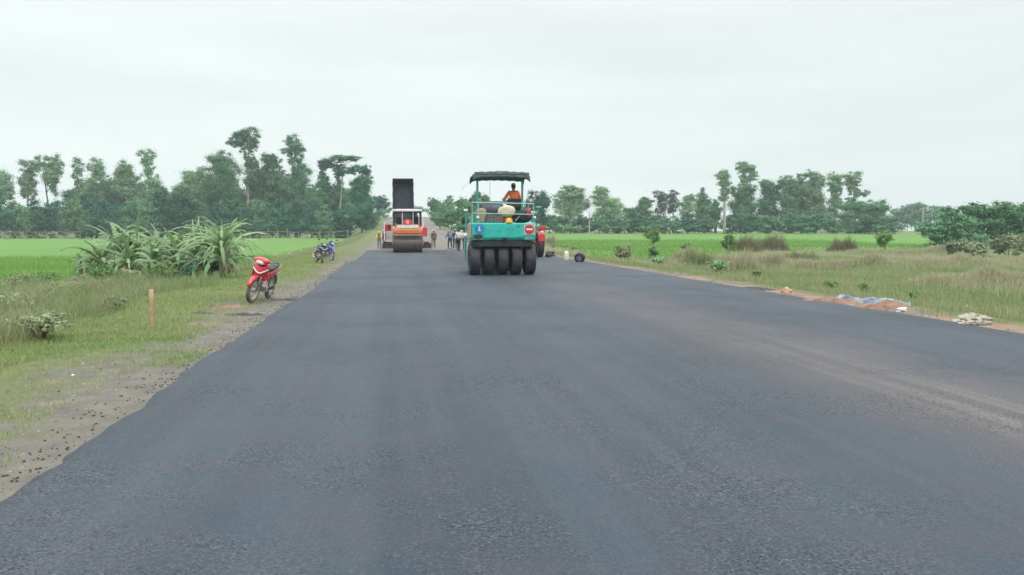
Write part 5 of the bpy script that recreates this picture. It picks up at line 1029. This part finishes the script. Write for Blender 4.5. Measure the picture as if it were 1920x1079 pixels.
mound('asphalt_heap', 378, 588, .3, .14, .05, AS, 'small dark spill left of the red soil patch', 'asphalt heap', 16, 0)
mound('soil_heap', 425, 577, .5, .3, .07, SOIL, 'red soil patch left of the red motorcycle wheel', 'soil heap', 7)
mound('soil_heap', 1560, 566, .9, .5, .14, SOIL, 'red soil heap left of the crumpled sheeting', 'soil heap', 8)
mound('soil_heap', 1655, 577, .7, .35, .16, SOIL, 'red soil heap under the right part of the crumpled sheeting', 'soil heap', 9)
mound('soil_heap', 1480, 553, .7, .4, .07, SOIL, 'thin red soil spread around the pinkish boulder', 'soil heap', 10)
# crumpled plastic sheeting
SHT = mat('blue_grey_sheeting', (.13, .17, .26), .5, (.40, .43, .47), 7, detail=3)
c = gp(1635, 569, -.03); nx, ny = 60, 22; vs = []; fs = []
for i in range(nx + 1):
    for k in range(ny + 1):
        x = -.82 + 1.64 * i / nx; y = -.12 + .24 * k / ny; wv = mnoise.noise(Vector((x * 2, y * 2, 1))); x2 = x + .08 * wv; y2 = y * (1 + .6 * mnoise.noise(Vector((x * 1.5, 3, 0)))) - .1 * x
        g = float(hgt(*TS((c.x + x2, c.y + y2)))); z = .03 + 0.08 * abs(mnoise.noise(Vector((x * 5, y * 9, 3)))) + .05 * abs(mnoise.noise(Vector((x * 13, y * 15, 3)))) + .1 * math.exp(-((x + .6) / .2) ** 2) + .06 * math.exp(-((x - .1) / .5) ** 2)
        edge = min(1, min(k, ny - k) / 3); vs.append((x2, y2, g - c.z + z * edge))
for i in range(nx):
    for k in range(ny): a = i * (ny + 1) + k; fs.append((a, a + ny + 1, a + ny + 2, a + 1))
o = MB().raw(vs, fs).build('plastic_sheeting', SHT, fix=False); o.location = c; md = o.modifiers.new('s', 'SOLIDIFY'); md.thickness = .004; tag(o, 'crumpled blue-grey plastic sheeting dumped on red soil at the right edge', 'plastic sheet')
ROCK = mat('pale_rock', (.40, .38, .31), .9, (.24, .22, .17), 7, bump=.5); ROCKP = mat('pinkish_rock', (.50, .34, .25), .9, (.42, .29, .21), 7, bump=.5)
blob2('boulder', 1475, 551, (.14, .12, .10), ROCKP, 'pinkish boulder on the red soil at the right edge', 'rock', 4, .35)
blob2('litter', 1690, 584, (.10, .07, .05), mat('white_litter', (.75, .76, .74), .7), 'white crumpled litter right of the sheeting', 'litter', 6, .5)
blob2('litter', 1812, 582 - 6, (.12, .08, .02), ROCK, 'flat pale scrap in the grass left of the rubble pile', 'litter', 7, .5)
gr_ = 'stones of the pale rubble pile at the right edge'
rr = random.Random(5)
for i, (u, v_, s) in enumerate([(1797, 607, .10), (1812, 604, .15), (1828, 602, .16), (1843, 604, .13), (1836, 610, .10), (1820, 610, .11), (1806, 611, .08), (1852, 609, .08)]):
    blob2('rubble_stone', u, v_, (s, s * .8, s * .55), ROCK, 'pale stone in the rubble pile at the right road edge', 'stone', 20 + i, .4, gr_)
gs_ = 'small stones scattered on the left shoulder'
for i in range(34):
    s_ = rr.uniform(5, 16); t_ = rr.uniform(-4.3, -2.6); p = W(t_, s_); sz = rr.uniform(.010, .026); o = MB().ell((0, 0, 0), (sz, sz * .8, sz * .6), 7, 5, lambda q: 1 + .3 * mnoise.noise(q * 2 + Vector((i, 0, 0)))).build('stone', ROCK if i % 3 else AS)
    o.location = onG(p); tag(o, 'small loose stone on the dirt shoulder left of the asphalt', 'stone', gs_)
# loose asphalt crumbs along both edges of the mat: uncountable
cb = MB()
for i in range(1600):
    s_ = 4 + 40 * rr.random() ** 1.8; left = rr.random() < .75; t_ = (TL - abs(rr.gauss(0, .2)) * (1 + (rr.random() < .15) * 4) - .02) if left else TR + abs(rr.gauss(0, .2)) + .02; sz = rr.uniform(.003, .011) * (1 + s_ * .015); z = float(hgt(t_, s_))
    cb.box((t_, s_, z + sz * .3), (sz * 2, sz * 1.6, sz), rot=(rr.random(), rr.random(), rr.random() * 3), taper=.6)
o = cb.build('asphalt_crumbs', AS, fix=False); o.rotation_euler.z = A; tag(o, 'loose black crumbs of asphalt along the edges of the new surface', 'gravel', kind='stuff')
for (u, v_, c_, lab) in [(137, 706, WHT, 'tiny white scrap on the near left shoulder'), (375, 570, WHT, 'white scrap of litter in the grass left of the red soil'), (245, 573, mat('yellow_flower', (.7, .75, .1), .8), 'tiny yellow flower beside the wooden stake'), (543, 479, WHT, 'white litter at the field edge between the motorcycles')]:
    blob2('litter', u, v_, (.02 if v_ > 500 else .08, .02, .012 if v_ > 500 else .06), c_, lab, 'litter', int(u), .4)
# ---------------------------------------------------------------- haze
hb = MB().box((0, 250, 22), (1100, 700, 50)).build('haze', bpy.data.materials.new('haze_air')); hm_ = hb.data.materials[0]; hm_.use_nodes = True; t = hm_.node_tree; t.nodes.remove(t.nodes['Principled BSDF'])
pvn = N(t, 'ShaderNodeVolumePrincipled'); pvn.inputs['Color'].default_value = (.80, .95, 1, 1); pvn.inputs['Density'].default_value = .00055; pvn.inputs['Anisotropy'].default_value = .2
t.links.new(pvn.outputs[0], t.nodes['Material Output'].inputs['Volume']); tag(hb, 'thin pale haze in the air over the whole place', 'haze', kind='stuff')
